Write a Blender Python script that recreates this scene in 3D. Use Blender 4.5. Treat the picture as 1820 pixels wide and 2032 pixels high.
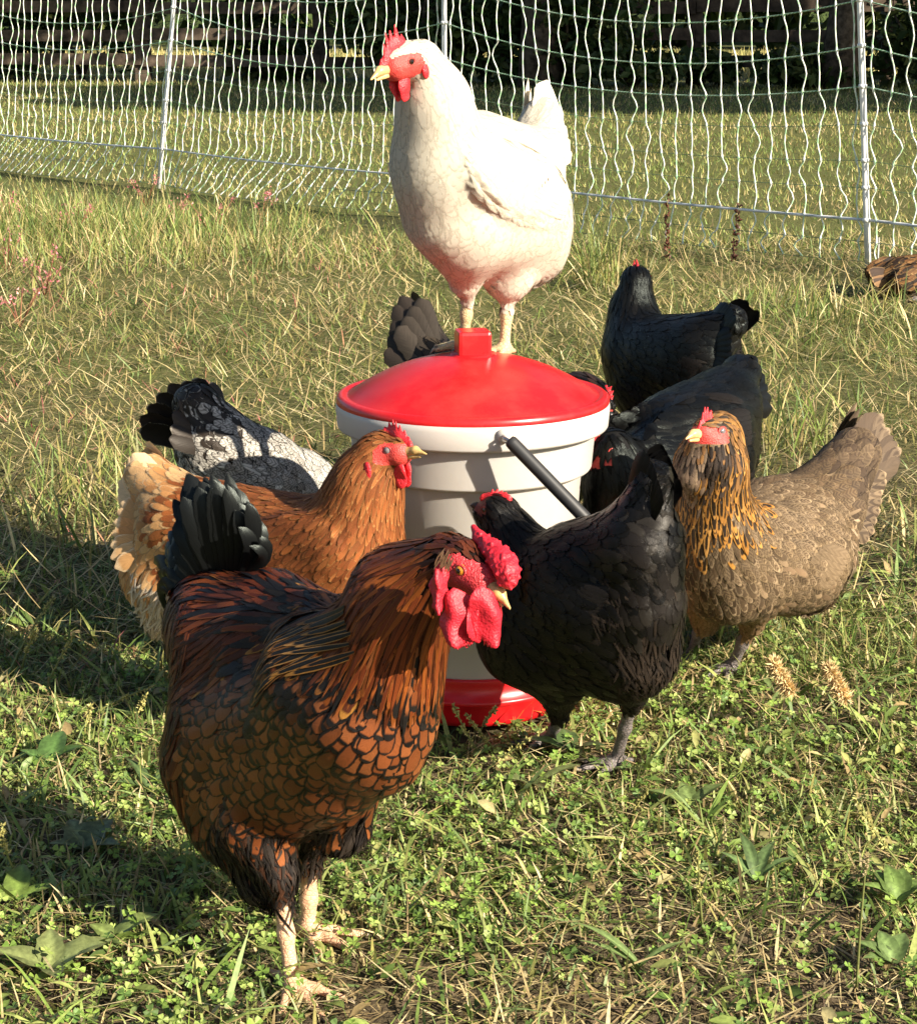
import bpy, math, random
import numpy as np
from mathutils import Vector, Matrix

R = math.radians
rng = np.random.default_rng(7)
random.seed(7)
SC = bpy.context.scene
for _o in list(bpy.data.objects):
    bpy.data.objects.remove(_o)
COL = SC.collection

# ------------------------------------------------------------------ camera
CAM_Z, PITCH, FPX = 0.77, R(14.0), 3900.0          # eye height, downward pitch, focal length for an 1820 wide frame
cam_data = bpy.data.cameras.new('camera')
cam_data.sensor_fit = 'HORIZONTAL'
cam_data.sensor_width = 36.0
cam_data.lens = FPX / 1820.0 * 36.0
cam_data.clip_start, cam_data.clip_end = 0.05, 600.0
cam = bpy.data.objects.new('camera', cam_data)
COL.objects.link(cam)
cam.location = (0, 0, CAM_Z)
cam.rotation_euler = (R(90) - PITCH, 0, 0)
SC.camera = cam

# ------------------------------------------------------------------ sky, sun, exposure
SUN_EL, SUN_AZ = R(28.0), R(50.0)                    # the sun stands behind the camera, to its right
to_sun = Vector((math.sin(SUN_AZ) * math.cos(SUN_EL), -math.cos(SUN_AZ) * math.cos(SUN_EL), math.sin(SUN_EL)))
world = bpy.data.worlds.new('World')
SC.world = world
world.use_nodes = True
wn = world.node_tree
sky = wn.nodes.new('ShaderNodeTexSky')
sky.sky_type = 'NISHITA'
sky.sun_disc = False
sky.sun_elevation = SUN_EL
sky.sun_rotation = math.atan2(to_sun.x, to_sun.y)
bg = wn.nodes.get('Background') or wn.nodes.new('ShaderNodeBackground')
bg.inputs['Strength'].default_value = 0.055
wn.links.new(sky.outputs[0], bg.inputs[0])
sun_data = bpy.data.lights.new('sun', 'SUN')
sun_data.energy = 5.0
sun_data.angle = R(0.55)
sun_data.color = (1.0, 0.90, 0.74)
sun = bpy.data.objects.new('sun', sun_data)
COL.objects.link(sun)
sun.rotation_euler = to_sun.to_track_quat('Z', 'Y').to_euler()
SC.view_settings.view_transform = 'Standard'
SC.view_settings.look = 'None'
SC.view_settings.exposure = 1.30
SC.view_settings.gamma = 1.0
SC.view_settings.use_curve_mapping = False
SC.render.engine = 'CYCLES'
SC.cycles.max_bounces = 6
SC.cycles.transparent_max_bounces = 16
SC.cycles.use_denoising = True
SC.cycles.denoiser = 'OPENIMAGEDENOISE'
SC.cycles.denoising_prefilter = 'ACCURATE'
SC.cycles.denoising_input_passes = 'RGB_ALBEDO_NORMAL'

# ------------------------------------------------------------------ measuring helpers
CP, SP_ = math.cos(PITCH), math.sin(PITCH)


def at(px, py, Y):
    """world point at distance Y in front of the viewer, measured in an 1820 x 2032 frame"""
    x = (px - 910.0) / FPX
    y = -(py - 1016.0) / FPX
    d = np.array([x, CP + y * SP_, -SP_ + y * CP])
    return np.array([0, 0, CAM_Z]) + d * (Y / d[1])


def gnd(px, py):
    x = (px - 910.0) / FPX
    y = -(py - 1016.0) / FPX
    d = np.array([x, CP + y * SP_, -SP_ + y * CP])
    return np.array([0, 0, CAM_Z]) + d * (-CAM_Z / d[2])


def msize(px, Y):
    """metres spanned by px at distance Y"""
    return px / FPX * Y * 1.03


def norm(v):
    v = np.asarray(v, float)
    return v / (np.linalg.norm(v, axis=-1, keepdims=True) + 1e-12)


# ------------------------------------------------------------------ object helpers
def tag(o, label=None, cat=None, group=None, kind=None):
    if label: o['label'] = label
    if cat: o['category'] = cat
    if group: o['group'] = group
    if kind: o['kind'] = kind
    return o


def empty(name, loc, label=None, cat=None, group=None):
    o = bpy.data.objects.new(name, None)
    o.empty_display_size = 0.05
    o.location = [float(c) for c in loc]
    COL.objects.link(o)
    return tag(o, label, cat, group)


def mk(name, V, F, mats, parent=None, uv=None, attrs=None, smooth=True, midx=None, origin=None, normals=None):
    """ONE mesh object from numpy arrays; F an (n,3|4) array or a list of such arrays; V in world metres"""
    V = np.asarray(V, np.float32).reshape(-1, 3)
    Fs = [np.asarray(f, np.int32) for f in (F if isinstance(F, (list, tuple)) else [F]) if len(f)]
    org = np.zeros(3)
    if parent is not None:
        pp = parent
        while pp is not None:
            org = org + np.array(pp.location)
            pp = pp.parent
    loc = np.zeros(3)
    if origin is not None:
        loc = np.asarray(origin, float) - org
    me = bpy.data.meshes.new(name)
    me.vertices.add(len(V))
    me.vertices.foreach_set('co', (V - (org + loc)).astype(np.float32).ravel())
    loops = np.concatenate([f.ravel() for f in Fs])
    tot = np.concatenate([np.full(len(f), f.shape[1], np.int32) for f in Fs])
    st = np.concatenate([[0], np.cumsum(tot)[:-1]]).astype(np.int32)
    me.loops.add(len(loops))
    me.loops.foreach_set('vertex_index', loops)
    me.polygons.add(len(tot))
    me.polygons.foreach_set('loop_start', st)
    me.polygons.foreach_set('loop_total', tot)
    me.polygons.foreach_set('use_smooth', np.full(len(tot), bool(smooth)))
    for m in (mats if isinstance(mats, (list, tuple)) else [mats]):
        me.materials.append(m)
    if midx is not None:
        me.polygons.foreach_set('material_index', np.asarray(midx, np.int32))
    if uv is not None:
        l = me.uv_layers.new(name='UVMap')
        l.data.foreach_set('uv', np.asarray(uv, np.float32)[loops].ravel())
    for k, a in (attrs or {}).items():
        a = np.asarray(a, np.float32)
        if a.ndim == 1:
            me.attributes.new(k, 'FLOAT', 'POINT').data.foreach_set('value', a)
        else:
            if a.shape[1] == 3:
                a = np.concatenate([a, np.ones((len(a), 1), np.float32)], 1)
            me.attributes.new(k, 'FLOAT_COLOR', 'POINT').data.foreach_set('color', a.ravel())
    me.update(calc_edges=True)
    me.validate()
    if normals is not None:
        me.normals_split_custom_set_from_vertices(np.asarray(normals, np.float32))
    o = bpy.data.objects.new(name, me)
    COL.objects.link(o)
    if parent is not None:
        o.parent = parent
    o.location = [float(c) for c in loc]
    return o


def tube(pts, rad, sides=8, cap=True):
    """swept tube -> V, F(quads) , uv"""
    pts = np.asarray(pts, float)
    n = len(pts)
    rad = np.broadcast_to(np.asarray(rad, float), (n,))
    T = norm(np.gradient(pts, axis=0))
    ref = np.array([0, 0, 1.0]) if abs(T[0][2]) < 0.9 else np.array([1.0, 0, 0])
    N = np.zeros_like(T)
    u = norm(np.cross(ref, T[0]))
    for i in range(n):
        u = norm(u - T[i] * np.dot(u, T[i]))
        N[i] = u
    B = np.cross(T, N)
    a = np.linspace(0, 2 * np.pi, sides, endpoint=False)
    V = (pts[:, None] + rad[:, None, None] * (np.cos(a)[None, :, None] * N[:, None] + np.sin(a)[None, :, None] * B[:, None])).reshape(-1, 3)
    i, j = np.meshgrid(np.arange(n - 1), np.arange(sides), indexing='ij')
    j2 = (j + 1) % sides
    F = np.stack([i * sides + j, i * sides + j2, (i + 1) * sides + j2, (i + 1) * sides + j], -1).reshape(-1, 4)
    cum = np.concatenate([[0], np.cumsum(np.linalg.norm(np.diff(pts, axis=0), axis=1))])
    uv = np.stack([np.tile(np.arange(sides) / sides, n), np.repeat(cum, sides)], 1)
    fs = [F]
    if cap:
        V = np.concatenate([V, pts[[0, -1]]])
        uv = np.concatenate([uv, [[0, 0], [0, cum[-1]]]])
        s = np.arange(sides); s2 = (s + 1) % sides
        c0 = np.stack([s2, s, np.full(sides, n * sides)], 1)
        c1 = np.stack([(n - 1) * sides + s, (n - 1) * sides + s2, np.full(sides, n * sides + 1)], 1)
        fs += [np.concatenate([c0, c1])]
    return V, fs, uv


def lathe(prof, c, seg=72):
    """prof list of (r, z); axis through c"""
    a = np.linspace(0, 2 * np.pi, seg, endpoint=False)
    prof = np.asarray(prof, float)
    n = len(prof)
    V = np.stack([c[0] + prof[:, None, 0] * np.cos(a), c[1] + prof[:, None, 0] * np.sin(a), c[2] + prof[:, None, 1] + 0 * a], -1).reshape(-1, 3)
    i, j = np.meshgrid(np.arange(n - 1), np.arange(seg), indexing='ij')
    j2 = (j + 1) % seg
    F = np.stack([i * seg + j, i * seg + j2, (i + 1) * seg + j2, (i + 1) * seg + j], -1).reshape(-1, 4)
    return V, F


def box(c, s, rz=0.0, bev=0.0):
    """bevelled box, centre c, size s -> V, F"""
    import bmesh
    bm = bmesh.new()
    bmesh.ops.create_cube(bm, size=1.0)
    for v in bm.verts:
        v.co = Vector((v.co.x * s[0], v.co.y * s[1], v.co.z * s[2]))
    if bev > 0:
        bmesh.ops.bevel(bm, geom=list(bm.edges), offset=bev, segments=2, affect='EDGES', profile=0.6)
    bmesh.ops.triangulate(bm, faces=list(bm.faces))
    m = Matrix.Rotation(rz, 3, 'Z')
    bm.verts.index_update()
    V = np.array([list(m @ v.co) for v in bm.verts]) + np.asarray(c)
    F = np.array([[v.index for v in f.verts] for f in bm.faces])
    bm.free()
    return V, F


# ------------------------------------------------------------------ signed distance bodies
class Caps:
    """rounded cone a->b ; direction a->b is also the direction in which plumage grows"""
    def __init__(s, t, a, b, ra, rb, k=0.02, flow=None):
        s.t, s.a, s.b, s.ra, s.rb, s.k = t, np.asarray(a, float), np.asarray(b, float), ra, rb, k
        s.ba = s.b - s.a
        s.l2 = max(float(s.ba @ s.ba), 1e-9)
        s.flow = norm(s.ba) if flow is None else norm(flow)

    def d(s, P):
        h = np.clip((P - s.a) @ s.ba / s.l2, 0, 1)
        return np.linalg.norm(P - s.a - h[:, None] * s.ba, axis=1) - (s.ra + (s.rb - s.ra) * h)

    def box(s):
        r = max(s.ra, s.rb)
        return np.minimum(s.a, s.b) - r, np.maximum(s.a, s.b) + r


class Ell:
    """ellipsoid with axes (rows of M) and radii"""
    def __init__(s, t, c, M, r, k=0.02, flow=None):
        s.t, s.c, s.M, s.r, s.k = t, np.asarray(c, float), np.asarray(M, float), np.asarray(r, float), k
        s.flow = norm(flow if flow is not None else M[0])

    def d(s, P):
        q = (P - s.c) @ s.M.T
        k0 = np.linalg.norm(q / s.r, axis=1)
        k1 = np.linalg.norm(q / s.r ** 2, axis=1) + 1e-9
        return k0 * (k0 - 1.0) / k1

    def box(s):
        r = s.r.max()
        return s.c - r, s.c + r


def sdf(P, prims):
    D = None
    for p in prims:
        e = p.d(P)
        if D is None:
            D = e
        else:
            h = np.maximum(p.k - np.abs(D - e), 0) / p.k
            D = np.minimum(D, e) - h * h * p.k * 0.25
    return D


TET = np.array([[1, -1, -1], [-1, -1, 1], [-1, 1, -1], [1, 1, 1]], float)


def sdf_n(P, prims, e=0.0012):
    g = np.zeros_like(P)
    for t in TET:
        g += t * sdf(P + t * e, prims)[:, None]
    return norm(g)


def isosurf(f, lo, hi, h, coarse=4):
    """surface nets of f(P) on a grid, refined only near the surface"""
    n = (np.ceil((hi - lo) / h / coarse).astype(int) + 1) * coarse
    nc = n // coarse + 1
    ax = [lo[i] + np.arange(nc[i]) * h * coarse for i in range(3)]
    G = np.stack(np.meshgrid(*ax, indexing='ij'), -1).reshape(-1, 3)
    C = f(G).reshape(nc)
    band = h * coarse * 1.9
    V = np.repeat(np.repeat(np.repeat(C, coarse, 0), coarse, 1), coarse, 2)[:n[0] + 1, :n[1] + 1, :n[2] + 1].copy()
    near = np.abs(V) < band + h * coarse
    idx = np.argwhere(near)
    V[near] = f(lo + idx * h)
    S = V < 0
    # cells
    s8 = [S[a:S.shape[0] - 1 + a, b:S.shape[1] - 1 + b, c:S.shape[2] - 1 + c] for a in (0, 1) for b in (0, 1) for c in (0, 1)]
    cnt = sum(x.astype(np.int8) for x in s8)
    act = (cnt > 0) & (cnt < 8)
    cells = np.argwhere(act)
    vid = -np.ones(act.shape, np.int64)
    vid[act] = np.arange(len(cells))
    acc = np.zeros((len(cells), 3)); num = np.zeros(len(cells))
    corners = [(a, b, c) for a in (0, 1) for b in (0, 1) for c in (0, 1)]
    cv = np.stack([V[cells[:, 0] + a, cells[:, 1] + b, cells[:, 2] + c] for a, b, c in corners], 1)
    for i in range(8):
        for j in range(i + 1, 8):
            ci, cj = np.array(corners[i]), np.array(corners[j])
            if np.abs(ci - cj).sum() != 1:
                continue
            x, y = cv[:, i], cv[:, j]
            m = (x < 0) != (y < 0)
            t = np.where(m, x / np.where(m, x - y, 1), 0)
            acc += np.where(m[:, None], ci + t[:, None] * (cj - ci), 0)
            num += m
    P = lo + (cells + acc / num[:, None]) * h
    quads = []
    for axn in range(3):
        sl0 = [slice(None)] * 3; sl1 = [slice(None)] * 3
        sl0[axn] = slice(0, -1); sl1[axn] = slice(1, None)
        ch = S[tuple(sl0)] != S[tuple(sl1)]
        e = np.argwhere(ch)
        b, c = [(1, 2), (2, 0), (0, 1)][axn]
        ok = (e[:, b] > 0) & (e[:, c] > 0) & (e[:, b] < act.shape[b]) & (e[:, c] < act.shape[c])
        e = e[ok]
        inside = S[e[:, 0], e[:, 1], e[:, 2]]
        def cid(db, dc):
            q = e.copy(); q[:, b] -= db; q[:, c] -= dc
            return vid[q[:, 0], q[:, 1], q[:, 2]]
        q = np.stack([cid(1, 1), cid(0, 1), cid(0, 0), cid(1, 0)], 1)
        q[~inside] = q[~inside][:, ::-1]
        quads.append(q)
    Q = np.concatenate(quads)
    return P, Q[(Q >= 0).all(1)]


def body_mesh(prims, h, fn=None):
    lo = np.min([p.box()[0] for p in prims], 0) - 3 * h
    hi = np.max([p.box()[1] for p in prims], 0) + 3 * h
    f = fn or (lambda P: sdf(P, prims))
    P, Q = isosurf(f, lo, hi, h)
    for _ in range(2):
        g = np.zeros_like(P)
        for t in TET:
            g += t * f(P + t * h * 0.3)[:, None]
        P = P - norm(g) * np.clip(f(P), -h, h)[:, None] * 0.9
    return P, Q


# ------------------------------------------------------------------ materials
def newmat(name):
    m = bpy.data.materials.new(name)
    m.use_nodes = True
    nt = m.node_tree
    b = nt.nodes['Principled BSDF']
    return m, nt, b


def nd(nt, t, **kw):
    n = nt.nodes.new(t)
    for k, v in kw.items():
        if k.startswith('i_'):
            n.inputs[k[2:].replace('_', ' ')].default_value = v
        else:
            setattr(n, k, v)
    return n


def lk(nt, a, b):
    nt.links.new(a, b)


def math_n(nt, op, a, b=None, c=None, clamp=False):
    n = nt.nodes.new('ShaderNodeMath')
    n.operation = op
    n.use_clamp = clamp
    for i, x in enumerate((a, b, c)):
        if x is None:
            continue
        if isinstance(x, (int, float)):
            n.inputs[i].default_value = x
        else:
            nt.links.new(x, n.inputs[i])
    return n.outputs[0]


def mixc(nt, fac, a, b, blend='MIX'):
    n = nt.nodes.new('ShaderNodeMix')
    n.data_type = 'RGBA'
    n.blend_type = blend
    for s, x in ((0, fac), (6, a), (7, b)):
        if isinstance(x, (int, float)):
            n.inputs[s].default_value = x
        elif isinstance(x, (tuple, list)):
            n.inputs[s].default_value = (*x[:3], 1)
        else:
            nt.links.new(x, n.inputs[s])
    return n.outputs[2]


def noise(nt, vec, scale, detail=3.0, rough=0.6, out=0):
    n = nt.nodes.new('ShaderNodeTexNoise')
    n.inputs['Scale'].default_value = scale
    n.inputs['Detail'].default_value = detail
    n.inputs['Roughness'].default_value = rough
    if vec is not None:
        nt.links.new(vec, n.inputs['Vector'])
    return n.outputs[out]


def ramp(nt, fac, stops):
    n = nt.nodes.new('ShaderNodeValToRGB')
    e = n.color_ramp.elements
    while len(e) < len(stops):
        e.new(0.5)
    for el, (p, c) in zip(e, stops):
        el.position = p
        el.color = (*c, 1) if len(c) == 3 else c
    nt.links.new(fac, n.inputs[0])
    return n.outputs[0]


def bump(nt, b, h, strength=0.4, dist=0.002):
    n = nt.nodes.new('ShaderNodeBump')
    n.inputs['Strength'].default_value = strength
    n.inputs['Distance'].default_value = dist
    nt.links.new(h, n.inputs['Height'])
    nt.links.new(n.outputs[0], b.inputs['Normal'])


def objco(nt):
    return nt.nodes.new('ShaderNodeTexCoord').outputs['Object']


def m_simple(name, col, rough=0.5, var=0.12, scale=40, spec=0.5, bmp=0.0, sss=0.0, col2=None, bscale=None, bdist=0.002):
    m, nt, b = newmat(name)
    co = objco(nt)
    n = noise(nt, co, scale, 5, 0.65)
    c2 = col2 or tuple(min(1, c * (1 - 2.2 * var)) for c in col)
    lk(nt, ramp(nt, n, [(0.32, c2), (0.68, tuple(min(1, c * (1 + var)) for c in col))]), b.inputs['Base Color'])
    b.inputs['Roughness'].default_value = rough
    b.inputs['Specular IOR Level'].default_value = spec
    if bmp:
        bump(nt, b, noise(nt, co, bscale or scale * 4, 4, 0.6), bmp, bdist)
    if sss:
        b.inputs['Subsurface Weight'].default_value = sss
        b.inputs['Subsurface Radius'].default_value = (0.008, 0.003, 0.002)
        b.inputs['Subsurface Scale'].default_value = 0.5
    return m


def m_feather(name, rough=0.55, spec=0.4, tint=(1, 1, 1), sheen=0.0, barb=0.35, bars=0.0, trans=0.0, soft=3.0, ff=70.0, bmp=0.5, grad=0.45):
    """feather vane: ca = middle colour, cb = edge colour, fx = (lacing width, random, shaft, bars)"""
    m, nt, b = newmat(name)
    uvn = nt.nodes.new('ShaderNodeUVMap'); uvn.uv_map = 'UVMap'
    sep = nt.nodes.new('ShaderNodeSeparateXYZ'); lk(nt, uvn.outputs[0], sep.inputs[0])
    u, v = sep.outputs[0], sep.outputs[1]
    ca = nd(nt, 'ShaderNodeAttribute', attribute_name='ca').outputs['Color']
    cb = nd(nt, 'ShaderNodeAttribute', attribute_name='cb').outputs['Color']
    fx = nt.nodes.new('ShaderNodeSeparateColor')
    lk(nt, nd(nt, 'ShaderNodeAttribute', attribute_name='fx').outputs['Color'], fx.inputs[0])
    a = math_n(nt, 'MULTIPLY', math_n(nt, 'ABSOLUTE', math_n(nt, 'SUBTRACT', u, 0.5)), 2.0)
    c = math_n(nt, 'SUBTRACT', v, math_n(nt, 'MULTIPLY', a, 0.3))
    cmb = nt.nodes.new('ShaderNodeCombineXYZ')
    lk(nt, math_n(nt, 'MULTIPLY', c, 44.0), cmb.inputs[0])
    lk(nt, math_n(nt, 'MULTIPLY', a, 1.6), cmb.inputs[1])
    lk(nt, math_n(nt, 'MULTIPLY', fx.outputs[1], 37.0), cmb.inputs[2])
    nz = noise(nt, cmb.outputs[0], 1.0, 3, 0.6)
    e = math_n(nt, 'MAXIMUM', a, math_n(nt, 'POWER', v, 2.4))
    e = math_n(nt, 'ADD', e, math_n(nt, 'MULTIPLY', math_n(nt, 'SUBTRACT', nz, 0.5), 0.16))
    thr = math_n(nt, 'SUBTRACT', 1.0, fx.outputs[0])
    k = math_n(nt, 'MULTIPLY_ADD', math_n(nt, 'SUBTRACT', e, thr), 9.0, 0.5, clamp=True)
    k = math_n(nt, 'MULTIPLY', k, math_n(nt, 'GREATER_THAN', fx.outputs[0], 0.004))
    if bars:
        w = math_n(nt, 'SINE', math_n(nt, 'MULTIPLY_ADD', c, bars, math_n(nt, 'MULTIPLY', nz, 5.0)))
        w = math_n(nt, 'MULTIPLY_ADD', w, 1.6, 0.3, clamp=True)
        k = math_n(nt, 'MAXIMUM', k, math_n(nt, 'MULTIPLY', w, fx.outputs[2]))
    col = mixc(nt, k, ca, cb)
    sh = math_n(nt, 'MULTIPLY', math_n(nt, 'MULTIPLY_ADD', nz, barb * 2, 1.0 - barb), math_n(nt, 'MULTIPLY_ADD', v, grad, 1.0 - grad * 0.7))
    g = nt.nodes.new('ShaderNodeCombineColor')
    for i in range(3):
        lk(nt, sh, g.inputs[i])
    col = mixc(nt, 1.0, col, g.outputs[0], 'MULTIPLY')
    lk(nt, col, b.inputs['Base Color'])
    b.inputs['Roughness'].default_value = rough
    b.inputs['Specular IOR Level'].default_value = spec
    b.inputs['Specular Tint'].default_value = (*tint, 1)
    if sheen:
        b.inputs['Sheen Weight'].default_value = sheen
        b.inputs['Sheen Roughness'].default_value = 0.4
    cm2 = nt.nodes.new('ShaderNodeCombineXYZ')
    lk(nt, math_n(nt, 'MULTIPLY', c, ff), cm2.inputs[0])
    lk(nt, math_n(nt, 'MULTIPLY', a, 0.7), cm2.inputs[1])
    lk(nt, math_n(nt, 'MULTIPLY', fx.outputs[1], 91.0), cm2.inputs[2])
    fray_n = noise(nt, cm2.outputs[0], 1.0, 2, 0.6)
    ee = math_n(nt, 'MAXIMUM', a, math_n(nt, 'POWER', v, 3.0))
    alpha = math_n(nt, 'ADD', math_n(nt, 'MULTIPLY', math_n(nt, 'SUBTRACT', 1.0, ee), soft), math_n(nt, 'MULTIPLY_ADD', fray_n, 1.5, -0.60), clamp=True)
    lk(nt, alpha, b.inputs['Alpha'])
    bump(nt, b, nz, bmp, 0.0010)
    if trans:
        tr = nt.nodes.new('ShaderNodeBsdfTranslucent'); lk(nt, col, tr.inputs[0])
        mx = nt.nodes.new('ShaderNodeMixShader')
        lk(nt, math_n(nt, 'MULTIPLY', alpha, trans), mx.inputs[0])
        lk(nt, b.outputs[0], mx.inputs[1]); lk(nt, tr.outputs[0], mx.inputs[2])
        lk(nt, mx.outputs[0], nt.nodes['Material Output'].inputs[0])
    return m


def m_leaf(name, rough=0.5, trans=0.25, spec=0.35):
    """plant blades and leaves, colour from the vertex attribute col"""
    m, nt, b = newmat(name)
    c = nd(nt, 'ShaderNodeAttribute', attribute_name='col').outputs['Color']
    n = noise(nt, objco(nt), 260, 3, 0.6)
    g = ramp(nt, n, [(0.3, (0.72, 0.72, 0.72)), (0.7, (1.2, 1.2, 1.2))])
    c = mixc(nt, 1.0, c, g, 'MULTIPLY')
    lk(nt, c, b.inputs['Base Color'])
    b.inputs['Roughness'].default_value = rough
    b.inputs['Specular IOR Level'].default_value = spec
    tr = nt.nodes.new('ShaderNodeBsdfTranslucent')
    lk(nt, c, tr.inputs[0])
    mx = nt.nodes.new('ShaderNodeMixShader')
    mx.inputs[0].default_value = trans
    lk(nt, b.outputs[0], mx.inputs[1]); lk(nt, tr.outputs[0], mx.inputs[2])
    lk(nt, mx.outputs[0], nt.nodes['Material Output'].inputs[0])
    return m


M = {}
M['leaf'] = m_leaf('plant_leaf')
M['tree_leaf'] = m_leaf('tree_leaf', 0.5, 0.3)

# ================================================================== THE SETTING
def hz(x, y):
    """gentle relief of the ground"""
    f = np.clip((14 - y) / 4, 0, 1)
    return f * (0.006 * np.sin(5.1 * x + 1.3 * y) * np.sin(4.3 * y + 0.7) + 0.004 * np.sin(13 * x + 2.0 * np.sin(7 * y)) * np.sin(11 * y + 1)) - 0.004


def m_ground():
    m, nt, b = newmat('soil_and_thatch')
    co = objco(nt)
    n1 = noise(nt, co, 1.1, 5, 0.6)
    n2 = noise(nt, co, 34, 6, 0.7)
    n3 = noise(nt, co, 160, 4, 0.7)
    soil = ramp(nt, n2, [(0.3, (0.035, 0.026, 0.016)), (0.55, (0.10, 0.075, 0.045)), (0.75, (0.22, 0.165, 0.10))])
    turf = ramp(nt, n3, [(0.3, (0.04, 0.055, 0.014)), (0.55, (0.12, 0.125, 0.04)), (0.75, (0.24, 0.20, 0.09))])
    sep = nt.nodes.new('ShaderNodeSeparateXYZ'); lk(nt, co, sep.inputs[0])
    yy = math_n(nt, 'MULTIPLY_ADD', sep.outputs[1], 0.35, -0.55, clamp=True)
    k = math_n(nt, 'ADD', yy, math_n(nt, 'MULTIPLY_ADD', n1, 1.6, -0.8), clamp=True)
    lk(nt, mixc(nt, k, soil, turf), b.inputs['Base Color'])
    b.inputs['Roughness'].default_value = 0.95
    b.inputs['Specular IOR Level'].default_value = 0.15
    bump(nt, b, n2, 0.9, 0.012)
    return m


def axis(lo, d0, d1, hi, step, g=1.22):
    a = list(np.arange(d0, d1, step))
    s, x = step, a[-1]
    while x < hi:
        s *= g; x += s; a.append(x)
    s, x = step, a[0]
    while x > lo:
        s *= g; x -= s; a.insert(0, x)
    return np.array(a)


gx, gy = axis(-220, -1.5, 1.5, 220, 0.03), axis(-60, 1.0, 3.6, 320, 0.03)
GX, GY = np.meshgrid(gx, gy, indexing='ij')
gi, gj = np.meshgrid(np.arange(len(gx) - 1), np.arange(len(gy) - 1), indexing='ij')
ny = len(gy)
gF = np.stack([gi * ny + gj, (gi + 1) * ny + gj, (gi + 1) * ny + gj + 1, gi * ny + gj + 1], -1).reshape(-1, 4)
ground = mk('ground', np.stack([GX, GY, hz(GX, GY)], -1).reshape(-1, 3), gF, m_ground())
tag(ground, 'grassy pasture ground with bare soil and dry thatch', None, None, 'structure')


# ------------------------------------------------------------------ grass
def blades(P, L, W, az, lean, bend, col, tipcol=None, rows=4):
    """tapered bent blades: P roots (n,3); az growth azimuth, lean from vertical, bend extra lean at the tip"""
    n = len(P)
    v = np.linspace(0, 1, rows)
    h = np.stack([np.cos(az), np.sin(az), 0 * az], -1)
    side = np.stack([-np.sin(az), np.cos(az), 0 * az], -1)
    tw = rng.normal(0, 0.6, n)
    side = norm(side * np.cos(tw)[:, None] + h * np.sin(tw)[:, None])
    pts = [P]
    cur = P.copy()
    for j in range(1, rows):
        th = lean + bend * (v[j] - 0.5 / (rows - 1))
        d = h * np.sin(th)[:, None] + np.array([0, 0, 1.0]) * np.cos(th)[:, None]
        cur = cur + d * (L / (rows - 1))[:, None]
        cur[:, 2] = np.maximum(cur[:, 2], P[:, 2] + 0.002)
        pts.append(cur)
    w = [0.75, 1.0, 0.72, 0.4][:rows - 1] if rows == 4 else list(np.linspace(1, .4, rows - 1))
    Vs, cs = [], []
    tc = col if tipcol is None else tipcol
    for j in range(rows - 1):
        for s in (-1, 1):
            Vs.append(pts[j] + s * side * (W * 0.5 * w[j])[:, None])
            cs.append(col + (tc - col) * v[j])
    Vs.append(pts[-1]); cs.append(tc)
    k = 2 * (rows - 1) + 1
    V = np.stack(Vs, 1).reshape(-1, 3)
    C = np.stack(cs, 1).reshape(-1, 3)
    b = np.arange(n)[:, None] * k
    Q = [b + np.array([[2 * j, 2 * j + 1, 2 * j + 3, 2 * j + 2]]) for j in range(rows - 2)]
    T = b + np.array([[2 * rows - 4, 2 * rows - 3, 2 * rows - 2]])
    return V, [np.concatenate(Q) if Q else np.zeros((0, 4), int), T], C


def joinm(parts):
    """merge several (V, [quads, tris], col)"""
    Vs, Qs, Ts, Cs, o = [], [], [], [], 0
    for V, F, C in parts:
        Vs.append(V); Cs.append(C)
        for f in F:
            if len(f):
                (Qs if f.shape[1] == 4 else Ts).append(f + o)
        o += len(V)
    F = []
    if Qs: F.append(np.concatenate(Qs))
    if Ts: F.append(np.concatenate(Ts))
    return np.concatenate(Vs), F, np.concatenate(Cs)


GREENS = np.array([(0.13, 0.185, 0.040), (0.19, 0.24, 0.06), (0.085, 0.135, 0.030), (0.25, 0.28, 0.085), (0.15, 0.205, 0.07)])
OLIVE = np.array([(0.24, 0.22, 0.07), (0.30, 0.26, 0.09), (0.19, 0.19, 0.06)])
STRAW = np.array([(0.52, 0.41, 0.20), (0.44, 0.33, 0.155), (0.36, 0.26, 0.13), (0.60, 0.50, 0.27)])
PINK = np.array([(0.42, 0.15, 0.13), (0.36, 0.18, 0.10)])


def pick(tab, n, jit=0.28):
    c = tab[rng.integers(0, len(tab), n)] * 1.12
    return np.clip(c * rng.uniform(1 - jit, 1 + jit, (n, 1)), 0, 1)


def zone(n, y0, y1, m=0.45, s=0.245, p=1.0):
    """random ground points in the wedge in front of the viewer and a step to each side"""
    y = y0 + (y1 - y0) * rng.random(n) ** p
    x = (rng.random(n) * 2 - 1) * (s * y + m)
    return x, y


def clump(x, y, f=3.0):
    return 0.5 + 0.25 * (np.sin(f * x * 1.7 + 2.1 * np.sin(f * y)) + np.sin(f * 1.3 * y + 1.7 * np.sin(f * 0.8 * x + 1)))


def bare(x, y):
    """how bare the trodden soil is (bottom right and around the feet)"""
    b = 0.0
    for cx, cy, r in ((0.13, 1.43, 0.14), (0.30, 1.45, 0.12), (0.17, 1.62, 0.055), (0.33, 1.60, 0.06), (-0.06, 1.43, 0.10)):
        b = np.maximum(b, np.exp(-(((x - cx) ** 2 + ((y - cy) * 0.8) ** 2) / r ** 2)))
    return b


def bucket_mask(x, y):
    return (x - 0.016) ** 2 + (y - 2.18) ** 2 > 0.116 ** 2


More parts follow.
